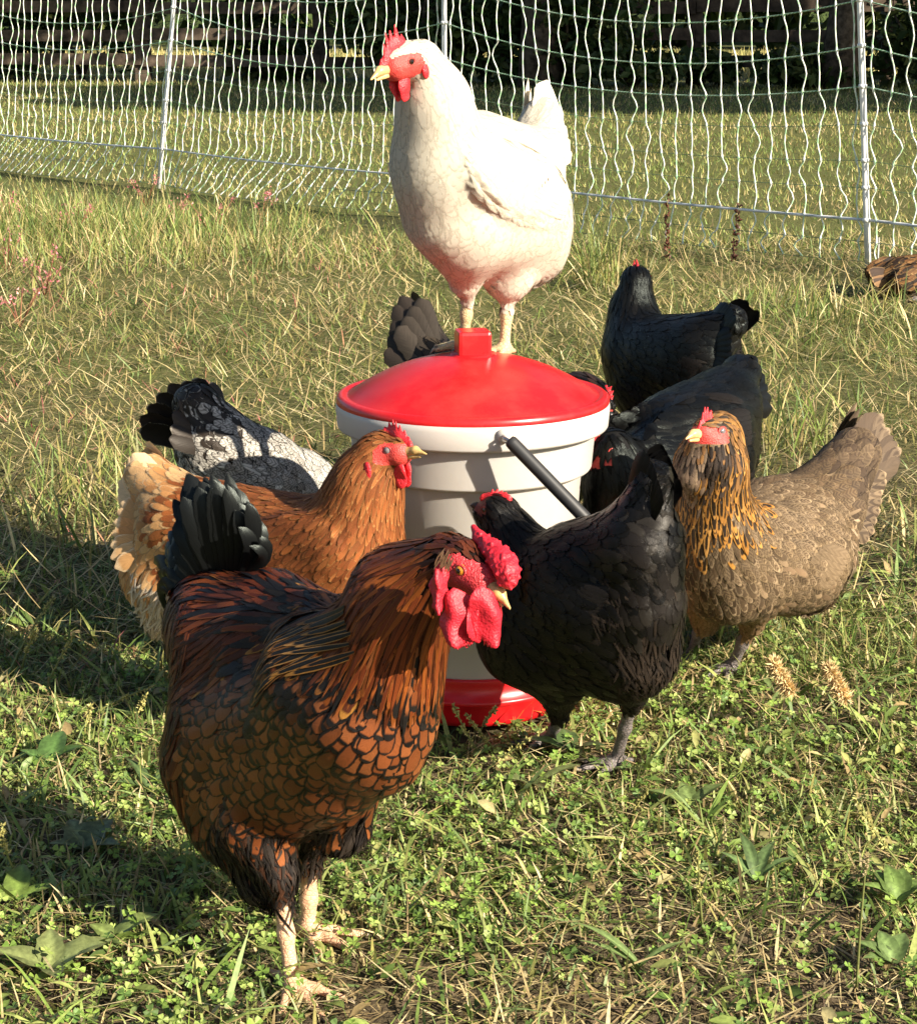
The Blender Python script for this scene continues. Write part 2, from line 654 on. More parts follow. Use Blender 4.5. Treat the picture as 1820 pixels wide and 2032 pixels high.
def grass_field():
    parts = []
    # near turf: short, lying, mixed
    n = 46000
    x, y = zone(n, 1.05, 2.6, 0.40)
    keep = (rng.random(n) > 0.85 * bare(x, y)) & bucket_mask(x, y)
    x, y = x[keep], y[keep]; n = len(x)
    c = clump(x, y, 6.0)
    typ = rng.random(n)
    col = np.where((typ < 0.62)[:, None], pick(GREENS, n), np.where((typ < 0.80)[:, None], pick(OLIVE, n), pick(STRAW, n)))
    L = rng.uniform(0.015, 0.042, n) * (0.6 + 0.8 * c)
    W = rng.uniform(0.0012, 0.0036, n)
    parts.append(blades(np.stack([x, y, hz(x, y)], 1), L, W, rng.uniform(0, 6.28, n), np.abs(rng.normal(0.75, 0.4, n)), rng.uniform(0.1, 1.2, n), col, col * rng.uniform(0.9, 1.25, (n, 1))))
    # wider flat blades
    n = 2600
    x, y = zone(n, 1.1, 2.8, 0.4)
    keep = bucket_mask(x, y) & (rng.random(n) > bare(x, y)); x, y = x[keep], y[keep]; n = len(x)
    col = pick(GREENS, n) * 1.1
    parts.append(blades(np.stack([x, y, hz(x, y)], 1), rng.uniform(0.035, 0.085, n), rng.uniform(0.003, 0.0065, n), rng.uniform(0, 6.28, n), np.abs(rng.normal(0.9, 0.3, n)), rng.uniform(0.2, 1.1, n), col, col * 1.2))
    # straw and clippings lying on the ground
    n = 9000
    x, y = zone(n, 1.05, 3.2, 0.4)
    keep = bucket_mask(x, y); x, y = x[keep], y[keep]; n = len(x)
    z = hz(x, y) + rng.uniform(0.002, 0.014, n)
    col = pick(STRAW, n)
    parts.append(blades(np.stack([x, y, z], 1), rng.uniform(0.015, 0.07, n), rng.uniform(0.001, 0.0026, n), rng.uniform(0, 6.28, n), rng.uniform(1.25, 1.62, n), rng.uniform(-0.3, 0.5, n), col))
    # litter on the bare patches
    n = 12000
    x, y = zone(n, 1.05, 1.75, 0.3)
    keep = rng.random(n) < 0.12 + bare(x, y); x, y = x[keep], y[keep]; n = len(x)
    col = np.where((rng.random(n) < 0.7)[:, None], pick(STRAW * 0.85, n, 0.4), pick(np.array([(0.10, 0.07, 0.045), (0.16, 0.11, 0.07)]), n))
    parts.append(blades(np.stack([x, y, hz(x, y) + rng.uniform(0.001, 0.006, n)], 1), rng.uniform(0.006, 0.03, n), rng.uniform(0.0008, 0.003, n), rng.uniform(0, 6.28, n), rng.uniform(1.2, 1.62, n), rng.uniform(-0.4, 0.6, n), col))
    o = mk('grass', *joinm(parts)[:2], M['leaf'], attrs={'col': joinm(parts)[2]}, smooth=False)
    tag(o, 'short trodden grass and straw in the foreground around the birds', 'grass', None, 'stuff')
    # middle pasture: longer, dry, tangled
    parts = []
    n = 98000
    x, y = zone(n, 2.25, 7.2, 0.95, p=1.25)
    c = clump(x, y, 2.2)
    c2 = clump(x + 5, y * 1.1, 5.0)
    keep = bucket_mask(x, y) & (rng.random(n) < 0.35 + 0.75 * c2)
    x, y, c, c2 = x[keep], y[keep], c[keep], c2[keep]; n = len(x)
    typ = rng.random(n) + 0.25 * (c - 0.5) + np.clip((3.0 - y) * 0.2, 0, 0.25)
    col = np.where((typ > 0.62)[:, None], pick(GREENS * 0.9, n), np.where((typ > 0.24)[:, None], pick(OLIVE * 0.9, n), pick(STRAW * 0.9, n)))
    pk = (rng.random(n) < 0.05) & (x < -0.2)
    col[pk] = pick(PINK, int(pk.sum()))
    L = rng.uniform(0.025, 0.075, n) * (0.6 + 0.65 * c)
    W = rng.uniform(0.0014, 0.0032, n) * (0.7 + 0.12 * y)
    parts.append(blades(np.stack([x, y, hz(x, y)], 1), L, W, rng.uniform(0, 6.28, n), np.abs(rng.normal(0.95, 0.38, n)), rng.uniform(-0.2, 1.3, n), col, col * rng.uniform(0.8, 1.25, (n, 1))))
    n = 14000
    x, y = zone(n, 2.4, 7.0, 0.9)
    keep = bucket_mask(x, y); x, y = x[keep], y[keep]; n = len(x)
    col = pick(STRAW, n)
    parts.append(blades(np.stack([x, y, hz(x, y) + rng.uniform(0.008, 0.045, n)], 1), rng.uniform(0.03, 0.13, n), rng.uniform(0.001, 0.0024, n) * (0.8 + 0.1 * y), rng.uniform(0, 6.28, n), rng.uniform(0.9, 1.6, n), rng.uniform(-0.5, 0.9, n), col))
    # upright clumps, thicker on the left near the net and behind the hens on the right
    for cx, cy, rx, ry, k, hh in ((-1.55, 7.4, 0.9, 0.8, 3200, 0.16), (-1.1, 6.6, 0.9, 0.5, 1500, 0.13), (0.42, 5.9, 0.10, 0.10, 150, 0.26), (0.62, 3.6, 0.14, 0.2, 140, 0.16), (0.95, 5.2, 0.3, 0.3, 300, 0.13), (-0.62, 3.1, 0.25, 0.4, 380, 0.11), (0.75, 2.7, 0.14, 0.3, 160, 0.09), (-0.75, 2.1, 0.14, 0.3, 260, 0.10)):
        px = cx + rng.normal(0, rx * 0.5, k); py = cy + rng.normal(0, ry * 0.5, k)
        kp = bucket_mask(px, py); px, py = px[kp], py[kp]; k = len(px)
        t = rng.random(k)
        col = np.where((t < 0.55)[:, None], pick(GREENS, k), np.where((t < 0.85)[:, None], pick(OLIVE, k), pick(STRAW, k)))
        parts.append(blades(np.stack([px, py, hz(px, py)], 1), rng.uniform(0.5, 1.1, k) * hh, rng.uniform(0.002, 0.005, k), rng.uniform(0, 6.28, k), np.abs(rng.normal(0.35, 0.25, k)), rng.uniform(0.1, 1.1, k), col, col * 1.25))
    V, F, C = joinm(parts)
    o = mk('pasture_grass', V, F, M['leaf'], attrs={'col': C}, smooth=False)
    tag(o, 'dry tangled yellow green pasture grass between the hens and the net', 'grass', None, 'stuff')
    # lawn beyond the net
    parts = []
    n = 132000
    x, y = zone(n, 6.9, 27.0, 2.6, p=1.35)
    c = clump(x, y, 0.9)
    keep = rng.random(n) < 0.5 + 0.6 * clump(x, y, 2.3)
    x, y, c = x[keep], y[keep], c[keep]; n = len(x)
    t = rng.random(n) + 0.3 * (c - 0.5)
    col = np.where((t > 0.5)[:, None], pick(GREENS * 1.15, n), np.where((t > 0.16)[:, None], pick(OLIVE * 1.15, n), pick(STRAW, n)))
    L = rng.uniform(0.02, 0.055, n) * (0.8 + 0.03 * y)
    W = rng.uniform(0.003, 0.006, n) * (0.5 + 0.085 * y)
    parts.append(blades(np.stack([x, y, hz(x, y)], 1), L, W, rng.uniform(0, 6.28, n), np.abs(rng.normal(0.6, 0.35, n)), rng.uniform(0.1, 1.0, n), col, col * 1.15, rows=3))
    n = 700
    V, F, C = joinm(parts)
    o = mk('lawn_grass', V, F, M['leaf'], attrs={'col': C}, smooth=False)
    tag(o, 'mown lawn beyond the poultry net running back into tree shade', 'grass', None, 'stuff')


grass_field()


def clover_carpet():
    n = 21000
    x, y = zone(n, 1.05, 2.7, 0.38)
    keep = (rng.random(n) < np.clip(1.25 * clump(x + 3, y, 7.0) - 0.05, 0.05, 1) * (1 - 0.85 * bare(x, y))) & bucket_mask(x, y) & (rng.random(n) < np.clip((2.9 - y), 0.1, 1))
    x, y = x[keep], y[keep]; n = len(x)
    z = hz(x, y) + rng.uniform(0.006, 0.024, n)
    rad = rng.uniform(0.0018, 0.0044, n)
    az = rng.uniform(0, 6.28, n)
    up = norm(np.stack([rng.normal(0.1, 0.4, n), rng.normal(-0.2, 0.4, n), np.ones(n)], 1))
    e1 = norm(np.cross(up, np.stack([np.cos(az), np.sin(az), 0 * az], 1)))
    e2 = np.cross(up, e1)
    c0 = np.stack([x, y, z], 1)
    CL = np.array([(0.14, 0.225, 0.040), (0.20, 0.29, 0.055), (0.27, 0.34, 0.09), (0.10, 0.17, 0.04)])
    col = pick(CL, n)
    Vs, Cs, Ts = [], [], []
    o = 0
    ang = np.array([-0.62, -0.42, 0.0, 0.42, 0.62]); rr = np.array([0.75, 1.18, 1.12, 1.18, 0.75]); hh = np.array([0.22, 0.28, 0.0, 0.28, 0.22])
    for k in range(3):
        a0 = k * 2.094
        vs = [c0]
        for j in range(5):
            a = a0 + ang[j] * 1.25
            vs.append(c0 + rad[:, None] * 1.35 * rr[j] * (np.cos(a) * e1 + np.sin(a) * e2) + up * (rad * hh[j])[:, None])
        V = np.stack(vs, 1).reshape(-1, 3)
        Vs.append(V); Cs.append(np.repeat(col * (1 + 0.1 * (k - 1)), 6, 0))
        b = o + np.arange(n)[:, None] * 6
        for j in range(4):
            Ts.append(b + np.array([[0, j + 1, j + 2]]))
        o += len(V)
    # petioles
    S = blades(np.stack([x + rng.normal(0, 0.004, n), y + rng.normal(0, 0.004, n), hz(x, y)], 1), z - hz(x, y), np.full(n, 0.0012), rng.uniform(0, 6.28, n), np.full(n, 0.1), np.full(n, 0.0), col, rows=2)
    V, F, C = joinm([(np.concatenate(Vs), [np.zeros((0, 4), int), np.concatenate(Ts)], np.concatenate(Cs)), (S[0], [S[1][1]], S[2])])
    ob = mk('clover', V, F, M['leaf'], attrs={'col': C}, smooth=False)
    tag(ob, 'low carpet of small green clover leaves in the foreground turf', 'clover', None, 'stuff')


clover_carpet()


def small_leaves():
    """chewed plantain and weed leaves lying in the turf"""
    n = 5200
    x, y = zone(n, 1.05, 2.9, 0.38)
    keep = (rng.random(n) < 0.25 + 0.9 * clump(x - 2, y + 1, 5.0)) & (rng.random(n) > 0.75 * bare(x, y)) & bucket_mask(x, y)
    x, y = x[keep], y[keep]; n = len(x)
    L = rng.uniform(0.008, 0.030, n); W = L * rng.uniform(0.22, 0.5, n)
    az = rng.uniform(0, 6.28, n); el = np.abs(rng.normal(0.25, 0.3, n))
    d = np.stack([np.cos(az) * np.cos(el), np.sin(az) * np.cos(el), np.sin(el)], 1)
    sd = norm(np.cross(d, [0, 0, 1.0]) + rng.normal(0, 0.3, (n, 3))); up = np.cross(sd, d)
    p = np.stack([x, y, hz(x, y) + rng.uniform(0.003, 0.016, n)], 1)
    col = np.where((rng.random(n) < 0.72)[:, None], pick(GREENS, n), pick(np.array([(0.36, 0.36, 0.12), (0.42, 0.36, 0.17), (0.30, 0.22, 0.10)]), n))
    Vs, Cs = [], []
    for v, w, u in ((0, 0.12, 0.0), (0.35, 1.0, 0.06), (0.7, 0.82, 0.05)):
        c = p + d * (L * v)[:, None] + up * (L * u)[:, None]
        for s_ in (-1, 0, 1):
            Vs.append(c + sd * (W * 0.5 * w * s_)[:, None] + up * (W * 0.16 * abs(s_))[:, None]); Cs.append(col * (1.18 if s_ == 0 else 0.92))
    Vs.append(p + d * L[:, None] - up * (L * 0.05)[:, None]); Cs.append(col * 0.85)
    b = np.arange(n)[:, None] * 10
    Q = np.concatenate([b + np.array([q]) for q in ([0, 1, 4, 3], [1, 2, 5, 4], [3, 4, 7, 6], [4, 5, 8, 7])])
    T = np.concatenate([b + np.array([q]) for q in ([6, 7, 9], [7, 8, 9])])
    o = mk('weed_leaves', np.stack(Vs, 1).reshape(-1, 3), [Q, T], M['leaf'], attrs={'col': np.stack(Cs, 1).reshape(-1, 3)})
    tag(o, 'small chewed weed leaves scattered through the foreground turf', 'weeds', None, 'stuff')


small_leaves()


# ------------------------------------------------------------------ broad leaved weeds and seed stalks
def leaf_sheet(base, d, L, W, up=(0, 0, 1), droop=0.6, lobes=0.0, fold=0.25, nl=11, nw=5):
    """one broad leaf with a midrib fold and droop -> V, F"""
    d = norm(d); up = norm(np.asarray(up, float) - d * np.dot(d, up)); s = np.cross(d, up)
    V = []
    for i in range(nl):
        v = i / (nl - 1)
        c = base + d * L * v * (1 - 0.18 * droop * v) + up * L * (0.22 * v - droop * 0.5 * v * v)
        w = W * (math.sin(math.pi * min(1, 0.06 + 0.94 * v) ** 0.75) ** 0.8) * (1 + lobes * math.sin(v * 24)) * 0.5
        for j in range(nw):
            u = (j / (nw - 1) - 0.5) * 2
            V.append(c + s * w * u + up * (abs(u) * fold * w + 0.08 * w * math.sin(9 * v + 4 * u)))
    i, j = np.meshgrid(np.arange(nl - 1), np.arange(nw - 1), indexing='ij')
    F = np.stack([i * nw + j, i * nw + j + 1, (i + 1) * nw + j + 1, (i + 1) * nw + j], -1).reshape(-1, 4)
    return np.array(V), F


def weed(px, py, leaves, label, col=(0.13, 0.20, 0.05), name='broadleaf_weed', group='broad leaved weeds in the turf'):
    g = gnd(px, py)
    o = empty(name, (g[0], g[1], 0), label, 'weed', group)
    for (azd, L, W, lift, lob) in leaves:
        a = R(azd)
        d = np.array([math.cos(a), math.sin(a), lift])
        V, F = leaf_sheet(np.array([g[0], g[1], 0.006]), d, L, W, droop=0.9 * lift + 0.15, lobes=lob)
        V[:, 2] = np.maximum(V[:, 2], 0.004)
        c = np.array(col) * random.uniform(0.8, 1.25)
        vv = np.repeat(np.linspace(0, 1, 11), 5); uu = np.tile([1, .5, 0, .5, 1], 11)
        k = 0.85 + 0.45 * np.exp(-(uu / 0.25) ** 2) - 0.15 * uu + 0.12 * np.sin(vv * 40 + uu * 5)
        cc = c[None] * k[:, None]
        brown = np.clip((uu * vv - 0.62) * 3, 0, 1)[:, None] * random.uniform(0.2, 1)
        cc = cc * (1 - brown) + np.array([0.30, 0.21, 0.09]) * brown
        mk('leaf', V, F, M['leaf'], o, attrs={'col': cc})
    return o


weed(100, 1935, [(175, .055, .026, .25, .05), (20, .06, .034, .3, .12), (100, .05, .024, .4, .1), (290, .045, .022, .2, .05)], 'large pale weed with wide torn leaves at bottom left', (0.24, 0.28, 0.10))
weed(225, 1880, [(25, .05, .024, .5, 0.0), (150, .03, .018, .4, 0.0)], 'upright pale green weed leaf beside the torn leaves', (0.24, 0.31, 0.09))
weed(170, 1700, [(120, .05, .032, .5, .18), (60, .05, .03, .6, .18), (200, .04, .02, .4, .1), (330, .05, .022, .4, .12)], 'grey green lobed weed inside the rooster shadow', (0.15, 0.19, 0.09))
weed(95, 1530, [(80, .06, .03, .7, 0.0), (160, .04, .02, .5, 0.0), (20, .05, .02, .6, 0.0)], 'dark green weed at the upper edge of the rooster shadow', (0.08, 0.15, 0.04))
weed(30, 1800, [(200, .05, .03, .4, .1), (90, .05, .024, .6, .05), (10, .04, .02, .3, .1)], 'bright green weed at the far left edge', (0.2, 0.29, 0.06))
weed(1780, 1800, [(70, .045, .022, .8, 0), (120, .042, .020, .9, 0), (180, .045, .016, .6, 0), (20, .04, .02, .6, 0), (150, .03, .016, .9, 0), (95, .05, .018, 1.0, 0)], 'lush round leaved weed at the right edge', (0.16, 0.24, 0.06))
weed(1770, 1925, [(160, .042, .016, .6, .1), (205, .036, .016, .4, .12), (60, .04, .02, .6, 0), (100, .04, .018, .8, 0), (130, .03, .012, .9, 0)], 'broad leaved weed at the bottom right corner', (0.15, 0.22, 0.07))
weed(1500, 1760, [(60, .06, .012, .9, 0), (100, .07, .012, .9, 0), (140, .05, .012, .6, 0), (20, .05, .01, .6, 0)], 'weed with narrow upright blades right of the rooster feet', (0.13, 0.20, 0.07))
weed(1270, 1930, [(150, .075, .009, .5, 0), (165, .06, .008, .3, 0), (20, .05, .008, .4, 0)], 'tuft of narrow blades on bare soil near the bottom', (0.17, 0.24, 0.08))
weed(1370, 1610, [(170, .05, .02, .3, 0), (30, .05, .016, .4, 0), (100, .04, .018, .4, .1)], 'flat weed below the front black hen', (0.16, 0.22, 0.07))
weed(1130, 1500, [(190, .06, .022, .3, .0), (100, .04, .024, .5, 0), (330, .05, .02, .3, 0)], 'flat dark leaved weed between the black hen feet', (0.10, 0.16, 0.05))
weed(1060, 1570, [(20, .06, .015, .3, .0), (200, .05, .02, .3, 0), (280, .05, .016, .3, 0)], 'pale leaved weed in front of the red trough', (0.2, 0.24, 0.09))
weed(300, 1580, [(60, .07, .01, .6, .0), (130, .06, .012, .7, 0), (200, .05, .012, .4, 0)], 'narrow leaved weed beside the rooster breast shadow', (0.11, 0.17, 0.06))


def seed_stalk(p0, p1, head, hr, label, name, mcol, hcol, group, bend=0.2, grains=46):
    """thin stem from p0 to p1 whose last part (fraction head) carries a seed spike"""
    p0, p1 = np.asarray(p0, float), np.asarray(p1, float)
    L = np.linalg.norm(p1 - p0)
    t = np.linspace(0, 1, 14)[:, None]
    d = norm(p1 - p0)
    s = norm(np.cross(d, [0.2, 1, 0.1]))
    pts = p0 + (p1 - p0) * t + s * (bend * L * t * (1 - t))
    o = empty(name, (p0[0], p0[1], 0), label, 'seed stalk', group)
    V, F, uv = tube(pts, np.linspace(0.0013, 0.0008, 14), 5)
    mk('stem', V, F, M['leaf'], o, attrs={'col': np.tile(mcol, (len(V), 1))})
    k = grains
    tt = 1 - head * rng.random(k)
    c = p0 + (p1 - p0) * tt[:, None] + s * (bend * L * tt * (1 - tt))[:, None]
    dirs = norm(rng.normal(0, 1, (k, 3)) + d * 0.9)
    ln = hr * rng.uniform(0.8, 1.4, k)
    sd = norm(np.cross(dirs, rng.normal(0, 1, (k, 3))))
    sd2 = np.cross(dirs, sd)
    w = hr * (0.28 if hr < 0.009 or hr > 0.012 else 0.07)
    Vs = np.stack([c, c + dirs * (ln * .5)[:, None] + sd * w, c + dirs * (ln * .5)[:, None] - sd * w * .6 + sd2 * w, c + dirs * (ln * .5)[:, None] - sd * w * .6 - sd2 * w, c + dirs * ln[:, None]], 1).reshape(-1, 3)
    b = np.arange(k)[:, None] * 5
    T = np.concatenate([b + np.array([q]) for q in ([0, 1, 2], [0, 2, 3], [0, 3, 1], [4, 2, 1], [4, 3, 2], [4, 1, 3])])
    col = np.repeat(pick(np.array([hcol]), k, 0.3), 5, 0)
    mk('seed_head', Vs, T, M['leaf'], o, attrs={'col': col}, smooth=False)
    return o


GS = 'seed stalks standing in the turf'
SG, SH = (0.22, 0.24, 0.08), (0.42, 0.38, 0.13)
def stalk(a, b, Yb, label, head=0.5, hr=0.0042, bend=0.12, hcol=SH, name='grass_seed_stalk', grains=60):
    p0 = gnd(*a); p1 = at(b[0], b[1], p0[1] + Yb)
    seed_stalk(p0, p1, head, hr, label, name, SG, hcol, GS, bend, grains)


stalk((1640, 1478), (1535, 1315), 0.0, 'fuzzy tan foxtail below the bearded hen, left of the pair', 0.38, 0.011, 0.04, (0.70, 0.54, 0.28), 'foxtail_grass', 700)
stalk((1740, 1490), (1645, 1325), 0.0, 'fuzzy tan foxtail below the bearded hen, right of the pair', 0.38, 0.011, 0.05, (0.68, 0.52, 0.27), 'foxtail_grass', 700)
stalk((20, 1330), (108, 1185), 0.02, 'tallest yellow seed spike at the left edge')
stalk((40, 1340), (70, 1255), -0.02, 'short seed spike at the foot of the tallest left spike')
stalk((90, 1370), (150, 1258), 0.0, 'seed spike right of the tallest left spike')
stalk((-30, 1285), (50, 1250), 0.0, 'seed spike lying level at the left edge')
stalk((180, 1420), (305, 1362), 0.0, 'long seed spike leaning towards the rooster', 0.7)
stalk((265, 1450), (290, 1380), -0.02, 'short spike under the leaning seed spike')
stalk((175, 1460), (180, 1400), -0.02, 'thin spike in the sunlit strip left of the rooster', 0.6)
stalk((50, 1760), (5, 1640), -0.03, 'curved seed spike at the left edge of the rooster shadow', 0.5, 0.0045, 0.3)
stalk((-20, 1600), (62, 1588), 0.0, 'lit seed spike poking in from the left edge', 0.8)
stalk((955, 1500), (900, 1400), -0.02, 'crabgrass spike against the red trough', 0.75)
stalk((985, 1490), (925, 1415), -0.03, 'second crabgrass spike against the red trough', 0.75)
stalk((950, 1460), (985, 1405), -0.03, 'thin crabgrass spike crossing the red trough', 0.7)
stalk((930, 1560), (1080, 1450), -0.03, 'long pale spike leaning right in front of the trough', 0.6)
stalk((1250, 1630), (1290, 1560), -0.03, 'spike below the right foot of the black hen', 0.7)
stalk((1395, 1850), (1385, 1690), -0.03, 'upright yellow green spike right of the tuft', 0.6, 0.004, 0.03)
stalk((1800, 1730), (1700, 1590), -0.03, 'thick yellow spike near the right edge', 0.7, 0.005)
stalk((1700, 1960), (1720, 1700), -0.04, 'bare forked stalk at lower right', 0.15, 0.003, 0.02, (0.45, 0.36, 0.2))
stalk((1335, 600), (1325, 385), 0.0, 'rusty dock stalk behind the far black hen', 0.6, 0.0125, 0.10, (0.12, 0.045, 0.028), 'dock_stalk', 60)
stalk((1455, 560), (1468, 405), 0.0, 'darker dock stalk before the net, near the right post', 0.7, 0.0135, 0.08, (0.085, 0.035, 0.024), 'dock_stalk', 70)
stalk((1045, 720), (1240, 660), -0.1, 'long straw arching behind the bucket lid', 0.1, 0.003, 0.35, (0.5, 0.42, 0.2), 'dry_straw')
stalk((640, 640), (700, 560), 0.0, 'pale straw standing left of the white hen', 0.1, 0.004, 0.3, (0.55, 0.45, 0.25), 'dry_straw')
stalk((1500, 660), (1640, 560), 0.0, 'thick straw leaning right of the far black hen', 0.1, 0.004, 0.1, (0.55, 0.45, 0.25), 'dry_straw')
stalk((1360, 560), (1405, 415), 0.0, 'arched yellow stem in the clump before the net', 0.1, 0.004, 0.3, (0.4, 0.36, 0.12), 'dry_straw')


def smartweed():
    """pink flowering weeds on the left of the pasture"""
    spots = [(20, 450, 'pink weed at the left edge, farthest back'), (150, 470, 'pink weed in front of the gap left of the left post'), (290, 410, 'pink weed nearest the foot of the left post'), (345, 445, 'pink weed just right of the left post'), (40, 650, 'pink weed at the left edge, nearest the speckled hen'), (90, 590, 'pink weed second nearest at the left edge'),
             (420, 470, 'pink weed midway between left post and white hen'), (15, 545, 'pink weed halfway down the left edge'), (520, 440, 'pink weed nearest the white hen')]
    for i, (px, py, lab) in enumerate(spots):
        g = gnd(px, py)
        o = empty('smartweed', (g[0], g[1], 0), lab, 'weed', 'pink flowered weeds left of the white hen')
        for k in range(5):
            a = random.uniform(0, 6.28); l = random.uniform(0.07, 0.15)
            tip = g + np.array([math.cos(a) * l * 0.6, math.sin(a) * l * 0.6, l])
            V, F, uv = tube(np.array([g, g + (tip - g) * 0.5 + np.array([0, 0, 0.01]), tip]), [0.002, 0.0016, 0.001], 4)
            mk('stem', V, F, M['leaf'], o, attrs={'col': np.tile((0.30, 0.13, 0.07), (len(V), 1))})
            n = 12
            c = tip + rng.normal(0, 0.008, (n, 3)) + (g - tip) * rng.random((n, 1)) * 0.25
            V, F, C = blades(c, np.full(n, 0.011), np.full(n, 0.007), rng.uniform(0, 6.28, n), rng.uniform(0, 1.2, n), rng.uniform(0, 1, n), pick(np.array([(0.55, 0.16, 0.20), (0.6, 0.28, 0.26)]), n), rows=3)
            mk('flower_spike', V, F, M['leaf'], o, attrs={'col': C}, smooth=False)


smartweed()

# ------------------------------------------------------------------ electric poultry netting
M['post'] = m_simple('white_fibreglass', (0.82, 0.82, 0.80), 0.35, 0.04, 30)
M['steel'] = m_simple('post_spike_steel', (0.35, 0.34, 0.32), 0.4, 0.1, 60)


def m_strand(name, c1, c2, freq):
    m, nt, b = newmat(name)
    uvn = nt.nodes.new('ShaderNodeUVMap'); uvn.uv_map = 'UVMap'
    sep = nt.nodes.new('ShaderNodeSeparateXYZ'); lk(nt, uvn.outputs[0], sep.inputs[0])
    w = math_n(nt, 'SINE', math_n(nt, 'MULTIPLY_ADD', sep.outputs[1], freq, math_n(nt, 'MULTIPLY', sep.outputs[0], 6.283)))
    n = noise(nt, objco(nt), 9, 2)
    k = math_n(nt, 'MULTIPLY_ADD', w, 0.8, math_n(nt, 'MULTIPLY_ADD', n, 2.6, -1.05), clamp=True)
    lk(nt, mixc(nt, k, c1, c2), b.inputs['Base Color'])
    b.inputs['Roughness'].default_value = 0.45
    return m


M['strand'] = m_strand('white_green_twine', (0.85, 0.84, 0.76), (0.36, 0.60, 0.34), 130)
M['wire'] = m_strand('green_white_polywire', (0.42, 0.55, 0.40), (0.10, 0.28, 0.12), 420)
M['lowline'] = m_strand('white_ground_line', (0.75, 0.75, 0.75), (0.50, 0.52, 0.52), 60)
M['darkline'] = m_strand('dark_green_line', (0.10, 0.16, 0.08), (0.2, 0.28, 0.14), 300)

LV = np.array([0.02, 0.085, 0.155, 0.258, 0.344, 0.458, 0.575, 0.70, 0.84, 0.99])


def netting():
    pr = gnd(1723, 532); pl = gnd(315, 373)
    pr[2] = pl[2] = 0
    step = (pr - pl) / 2
    bases = [pl - 2 * step, pl - step, pl, pl + step, pr, pr + step]
    scale = [1.32, 1.28, 1.2, 1.1, 1.0, 0.95]
    lean = [(0.03, 0), (0.05, 0), (0.135, 0.0), (0.0, 0.0), (-0.075, 0.0), (-0.05, 0)]
    o = empty('poultry_net', bases[3], 'white and green electric poultry netting on white posts', 'fence')
    hgt = 1.12
    for i, b in enumerate(bases):
        top = b + np.array([lean[i][0] * 1.2, lean[i][1], hgt * scale[i]])
        t = np.linspace(0, 1, 6)[:, None]
        V, F, uv = tube(b + (top - b) * t, 0.0105, 10)
        p = mk('post', V, F, M['post'], o)
        V, F, uv = tube(np.array([b + np.array([0.03, 0, 0.10]), b + np.array([0.03, 0, 0.0]), b + np.array([0.03, 0, -0.1])]), [0.003, 0.003, 0.001], 6)
        mk('spike', V, F, M['steel'], p)
        for z in LV[2:]:
            zz = z * scale[i]
            c = b + (top - b) * (zz / (hgt * scale[i]))
            V, F, uv = tube(np.array([c - [0, 0, .006], c + [0, 0, .006]]), 0.0135, 8)
            mk('clip', V, F, M['post'], p)

    def net_pt(s, t, lev):
        """point on span s at fraction t (array) for height level lev (fraction of LV list)"""
        a, b = bases[s], bases[s + 1]
        z0 = np.interp(lev, np.arange(len(LV)), LV)
        sc = scale[s] + (scale[s + 1] - scale[s]) * t
        sag = 4 * t * (1 - t) * np.interp(z0, [0, 0.16, 0.45, 0.7, 1.0], [0, 0.008, 0.05, 0.10, 0.12])
        base = a + (b - a) * np.asarray(t)[..., None]
        ln = np.asarray(lean[s]) + (np.asarray(lean[s + 1]) - np.asarray(lean[s])) * np.asarray(t)[..., None]
        z = z0 * sc - sag
        base = base + np.concatenate([ln * (z / 1.0)[..., None], z[..., None]], -1)
        # the lowest hem is dragged along the ground
        k = np.clip((0.2 - z) / 0.2, 0, 1) * 4 * t * (1 - t)
        drag = np.array([[-0.16, -0.10, 0]]) if s in (0, 1, 2) else np.array([[-0.05, -0.05, 0]])
        return base + drag * k[..., None]

    for s in range(5):
        for l in range(len(LV)):
            t = np.linspace(0, 1, 30)
            p = net_pt(s, t, np.full(30, float(l)))
            if l == 2:
                mt, r = M['lowline'], 0.0052 if s != 2 else 0.0042
            elif l >= 6:
                mt, r = M['wire'], 0.0024
            else:
                mt, r = M['darkline'], 0.0012
            V, F, uv = tube(p, r, 5)
            mk('horizontal_line', V, F, mt, o, uv=uv)
        nv = 29
        for q in range(nv):
            t0 = (q + 0.5) / nv
            rnd = np.random.default_rng(100 * (s - 1) + q + 500)
            pts, rad = [], []
            off = rnd.normal(0, 0.0015)
            for l in range(len(LV) - 1):
                sw = rnd.normal(0.0, 0.0075) + (0.0090 if (l + q + int(rnd.random() < 0.25)) % 2 else -0.0080)
                for f, w, r in ((0.0, 0.0, 0.0052), (0.10, 0.1, 0.0027), (0.35, 0.75, 0.0025), (0.5, 1.0, 0.0025), (0.7, 0.75, 0.0025), (0.9, 0.1, 0.0027)):
                    tt = np.clip(t0 + (sw * w * 1.5 + off) / 2.17, 0, 1)
                    pts.append(net_pt(s, np.array([tt]), np.array([l + f]))[0])
                    rad.append(r)
            pts.append(net_pt(s, np.array([t0]), np.array([len(LV) - 1.0]))[0]); rad.append(0.004)
            V, F, uv = tube(np.array(pts), np.array(rad), 5)
            mk('vertical_strand', V, F, M['strand'], o, uv=uv)


netting()

# ------------------------------------------------------------------ board fence, undergrowth and trees at the back
M['old_wood'] = m_simple('weathered_board', (0.115, 0.085, 0.062), 0.85, 0.35, 6, 0.2, 0.5, bscale=40, bdist=0.004)
M['bark'] = m_simple('bark', (0.11, 0.085, 0.06), 0.9, 0.4, 9, 0.2, 0.9, bscale=14, bdist=0.02)


